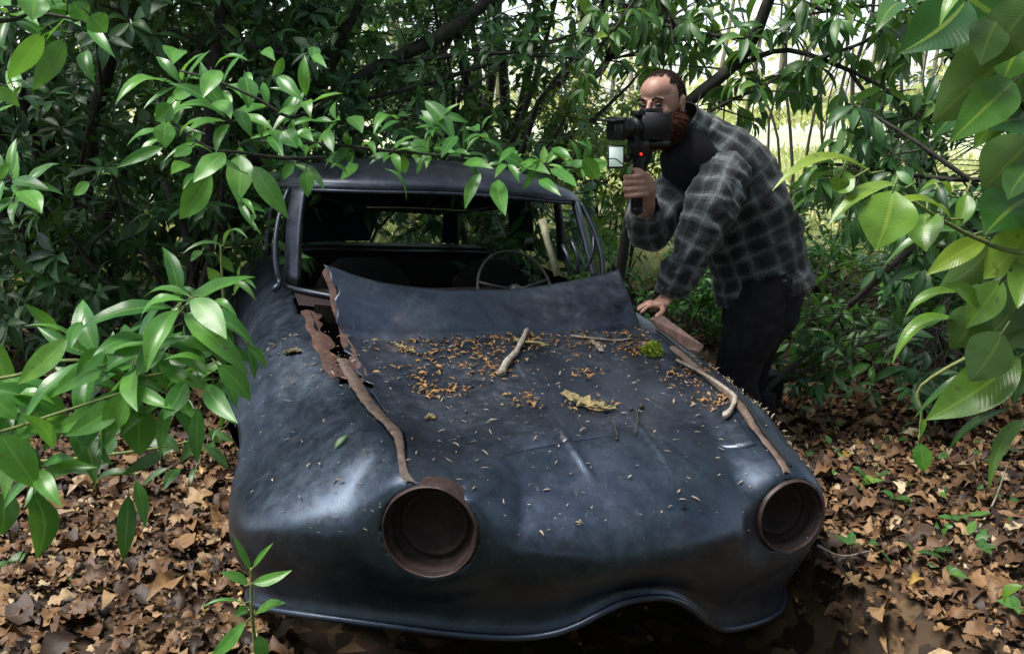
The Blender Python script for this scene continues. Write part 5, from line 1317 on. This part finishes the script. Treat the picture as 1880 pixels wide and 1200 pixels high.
# hair: short strands over crown and back, receding at the temples; beard strands
rs = np.random.RandomState(4)
def strands(name, n, fn, mat, ln, w=.0012):
    B = []; T = []; Nh = []
    while len(B) < n:
        r = fn()
        if r is None: continue
        p, d = r; B.append(p - d * .004); T.append(p + norm(d + rs.randn(3) * .35) * ln * rs.uniform(.6, 1.2)); Nh.append(rs.randn(3))
    return leaves_mesh(name, B, T, Nh, w, .001, .2, mat, man, nt=2, seed=2)
def hairfn():
    d = norm(rs.randn(3)); r, f, u = d
    if u < -.25 or (f > .48 and u < .3): return None
    if f > .60 - .25 * (abs(r) > .36) * (abs(r) < .66) - .1 * (rs.rand() < .5) and u > .2: return None
    if f > .22 and u < .5 : return None
    q = np.array((.0765, .097, .0965)) * d * HS
    return hp(q[0], q[1] - .012 * HS, q[2] + .022 * HS), norm(rt_ * r - fw * .5 + up_ * u)
strands('hair', 22000, hairfn, M['hair'], .005, .0007)
def beardfn():
    d = norm(rs.randn(3)); r, f, u = d
    if u > .42 or f < -.35: return None
    if u > -.05 and abs(r) < .62: return None
    q = np.array((.066, .074, .070)) * d * HS
    return hp(q[0], q[1] + .022 * HS, q[2] - .055 * HS), norm(rt_ * r + fw * f * .6 + up_ * (-.9))
strands('beard', 12000, beardfn, M['beard'], .045)
# ---- shirt: tubes that follow body and sleeves; uv along the limb carries the plaid
def fold(P, amp, seed):
    Q = P @ np.array([[1, .3, 0], [0, 1, .2], [.5, 0, 1.6]])
    o = vnoise(P, 7, seed) * amp + (.5 - np.abs(vnoise(Q, 11, seed + 5)) * 2) * amp * .65 + (.5 - np.abs(vnoise(Q, 24, seed + 9)) * 2) * amp * .3
    return o
def cloth_tube(mb, pts, rad, n=40, seg=36, up=(0, -1, 0), amp=.012, seed=0, ex=.9, hem=True):
    P = catmull(pts, n); Rr = np.stack([np.interp(np.linspace(0, 1, n), np.linspace(0, 1, len(rad)), [r[k] for r in rad]) for k in (0, 1)], -1)
    t = MB(); t.tube(P, Rr, seg=seg, cap=False, up=up, ex=ex)
    V = np.concatenate(t.V); c = np.repeat(P, seg, 0)
    V = V + norm(V - c) * fold(V, amp, seed)[:, None]
    mb.add(V, t.F, np.concatenate(t.UV)); return P
mb = MB()
cloth_tube(mb, [J(1262, 238, 2.92), J(1284, 262, 2.93), J(1314, 304, 2.94), J(1343, 358, 2.96), J(1372, 418, 2.98), J(1393, 478, 2.99), J(1406, 530, 3.0)],
           [(.074, .070), (.112, .088), (.180, .122), (.198, .142), (.192, .158), (.182, .162), (.196, .166)], n=60, seg=48, seed=1, amp=.018, up=(-.5, 0, .5))
cloth_tube(mb, [J(1345, 318, 2.90), J(1328, 330, 2.80), J(1306, 388, 2.72), J(1279, 440, 2.69), J(1254, 492, 2.70), J(1230, 538, 2.735)],
           [(.07, .07), (.088, .086), (.080, .078), (.072, .070), (.066, .064), (.050, .047)], n=80, seg=48, seed=2, amp=.027)
cloth_tube(mb, [J(1300, 320, 3.0), J(1262, 336, 2.98), J(1225, 386, 2.88), J(1192, 420, 2.79), J(1183, 402, 2.73), J(1184, 378, 2.67)],
           [(.09, .09), (.100, .096), (.092, .090), (.082, .076), (.066, .064), (.050, .048)], n=60, seg=40, seed=3, amp=.014)
# dark tube closing the throat, standing in for shaded shirt front and beard
mb2 = MB(); cloth_tube(mb2, [hp(0, -.03, -.075), J(1250, 255, 2.88), J(1262, 285, 2.88), J(1285, 325, 2.92)], [(.066, .066), (.080, .080), (.105, .105), (.14, .12)], n=20, seg=30, seed=9, amp=.004)
mb2.build('undershirt', M['trousers'], man)
# collar
cloth_tube(mb, [J(1244, 222, 2.885), J(1256, 234, 2.90), J(1270, 250, 2.92)], [(.084, .082), (.086, .084), (.100, .09)], n=8, seg=36, seed=4, amp=.006)
shirt = mb.build('plaid_shirt', M['plaid'], man)
m_ = shirt.modifiers.new('thick', 'SOLIDIFY'); m_.thickness = .004; m_.offset = 0
# ---- trousers
mb = MB()
cloth_tube(mb, [J(1396, 486, 2.99), J(1402, 525, 3.0), J(1392, 575, 3.0), J(1378, 610, 3.0)], [(.165, .150), (.175, .160), (.175, .150), (.15, .12)], n=24, seg=40, seed=6, amp=.010, up=(-.5, 0, .5))
cloth_tube(mb, [J(1400, 520, 2.93), J(1384, 590, 2.90), J(1362, 655, 2.87), J(1352, 716, 2.86), J(1375, 770, 2.94), J(1392, 828, 3.0)], [(.10, .12), (.112, .118), (.092, .098), (.078, .08), (.068, .07), (.062, .062)], n=44, seg=30, seed=7, amp=.010)
cloth_tube(mb, [J(1402, 520, 3.08), J(1392, 590, 3.10), J(1378, 650, 3.12), J(1372, 706, 3.14), J(1392, 752, 3.22), J(1408, 795, 3.28)], [(.10, .12), (.112, .118), (.092, .098), (.078, .08), (.068, .07), (.062, .062)], n=44, seg=30, seed=8, amp=.010)
mb.build('trousers', M['trousers'], man)
for ank, nm in ((J(1392, 828, 3.0), 'boot'), (J(1408, 795, 3.28), 'boot')):
    mb = MB(); a = np.array([ank[0], ank[1], .10])
    d = norm(np.array([-.75, -.65, 0]))
    mb.tube(catmull([a + (0, 0, .10), a, a + d * .05 - (0, 0, .04), a + d * .13 - (0, 0, .035), a + d * .20 - (0, 0, .065)], 16), np.interp(np.linspace(0, 1, 16), [0, .4, .8, 1], [.055, .052, .045, .028]), seg=14)
    mb.box(a + d * .07 - (0, 0, .088), (.27, .09, .022), X=d, Y=np.cross((0, 0, 1), d)); mb.build(nm, M['trousers'], man)
# ---- the camera rig in his hand
rig = empty('film_camera', tuple(J(1172, 330, 2.60))); tag(rig, 'black handheld film camera with lens, side flag and grip held by the man', 'camera')
cd = norm(np.array([-.88, -.42, -.02])); cu = np.array([0, 0, 1.0]); cr = np.cross(cd, cu); cu = np.cross(cr, cd)
cb = J(1193, 234, 2.62)
mb = MB(); mb.box(cb, (.100, .075, .078), X=cd, Y=cr, Z=cu); mb.box(cb + cu * .052 - cd * .005, (.07, .04, .022), X=cd, Y=cr, Z=cu)
mb.box(cb + cu * .048 + cd * .055, (.02, .05, .018), X=cd, Y=cr, Z=cu)
mb.box(cb - cu * .055 , (.14, .05, .016), X=cd, Y=cr, Z=cu)
mb.build('camera_body', M['camera_black'], rig)
mb = MB(); L0 = cb + cd * .05
mb.tube([L0, L0 + cd * .02, L0 + cd * .022, L0 + cd * .05, L0 + cd * .052, L0 + cd * .085, L0 + cd * .088], [.036, .036, .033, .033, .037, .039, .036], seg=28)
o = mb.build('lens', M['camera_black'], rig)
mb = MB(); mb.ball(L0 + cd * .082, (.030, .030, .010), X=cr, Y=cu, Z=cd); mb.build('front_glass', M['lens_glass'], o)
mb = MB(); mb.box(L0 + cd * .105 + cu * .028, (.045, .115, .006), X=cd, Y=cr, Z=cu - cd * .25); mb.box(L0 + cd * .085, (.012, .10, .075), X=cd, Y=cr, Z=cu); mb.build('lens_hood', M['camera_black'], rig)
mb = MB(); pc = J(1208, 232, 2.54); mb.box(pc, (.086, .008, .086), X=(-1, .12, .05), Y=(-.12, -1, 0), Z=(0, 0, 1)); mb.build('side_flag', M['camera_black'], rig)
mb = MB(); hb_ = J(1172, 250, 2.60); ht = J(1170, 385, 2.60)
mb.tube([hb_, hb_ * .7 + ht * .3, hb_ * .5 + ht * .5, ht], [.022, .020, .017, .018], seg=16); mb.ball(ht, .020)
mb.box(hb_ + (0, 0, -.03), (.06, .05, .075), X=cd, Y=cr, Z=cu)
mb.tube([hb_ + (0, 0, -.02), J(1215, 262, 2.62), J(1214, 240, 2.64)], .009, seg=8)
mb.build('grip', M['camera_black'], rig)
mb = MB(); mb.ball(J(1177, 283, 2.545), .0045); mb.build('record_lamp', M['led'], rig)
mon = empty('field_monitor', tuple(J(1131, 286, 2.56))); tag(mon, 'small monitor with a pale lit screen mounted under the lens of the camera', 'monitor')
mc = J(1131, 288, 2.56); mx = norm(np.array([1, -.1, .02])); my = norm(np.array([-.06, -1, .1])); mz = np.cross(mx, my) * -1
if mz[2] < 0: mz = -mz
mb = MB(); mb.box(mc - my * .006, (.056, .016, .076), X=mx, Y=my, Z=mz); cs = mb.build('casing', M['camera_black'], mon)
mb = MB(); mb.box(mc + my * .0035, (.046, .003, .064), X=mx, Y=my, Z=mz); mb.build('screen', M['screen'], mon)
mb = MB(); mb.tube(catmull([mc + mx * .03, J(1150, 296, 2.58), J(1165, 285, 2.60)], 8), .006, seg=8); mb.build('mount_arm', M['camera_black'], mon)
mb = MB(); mb.tube(catmull([J(1117, 292, 2.53), J(1130, 292, 2.52), J(1145, 302, 2.54), J(1160, 300, 2.58), J(1168, 250, 2.58)], 20), .0022, seg=6); mb.build('cable', M['camera_black'], mon)
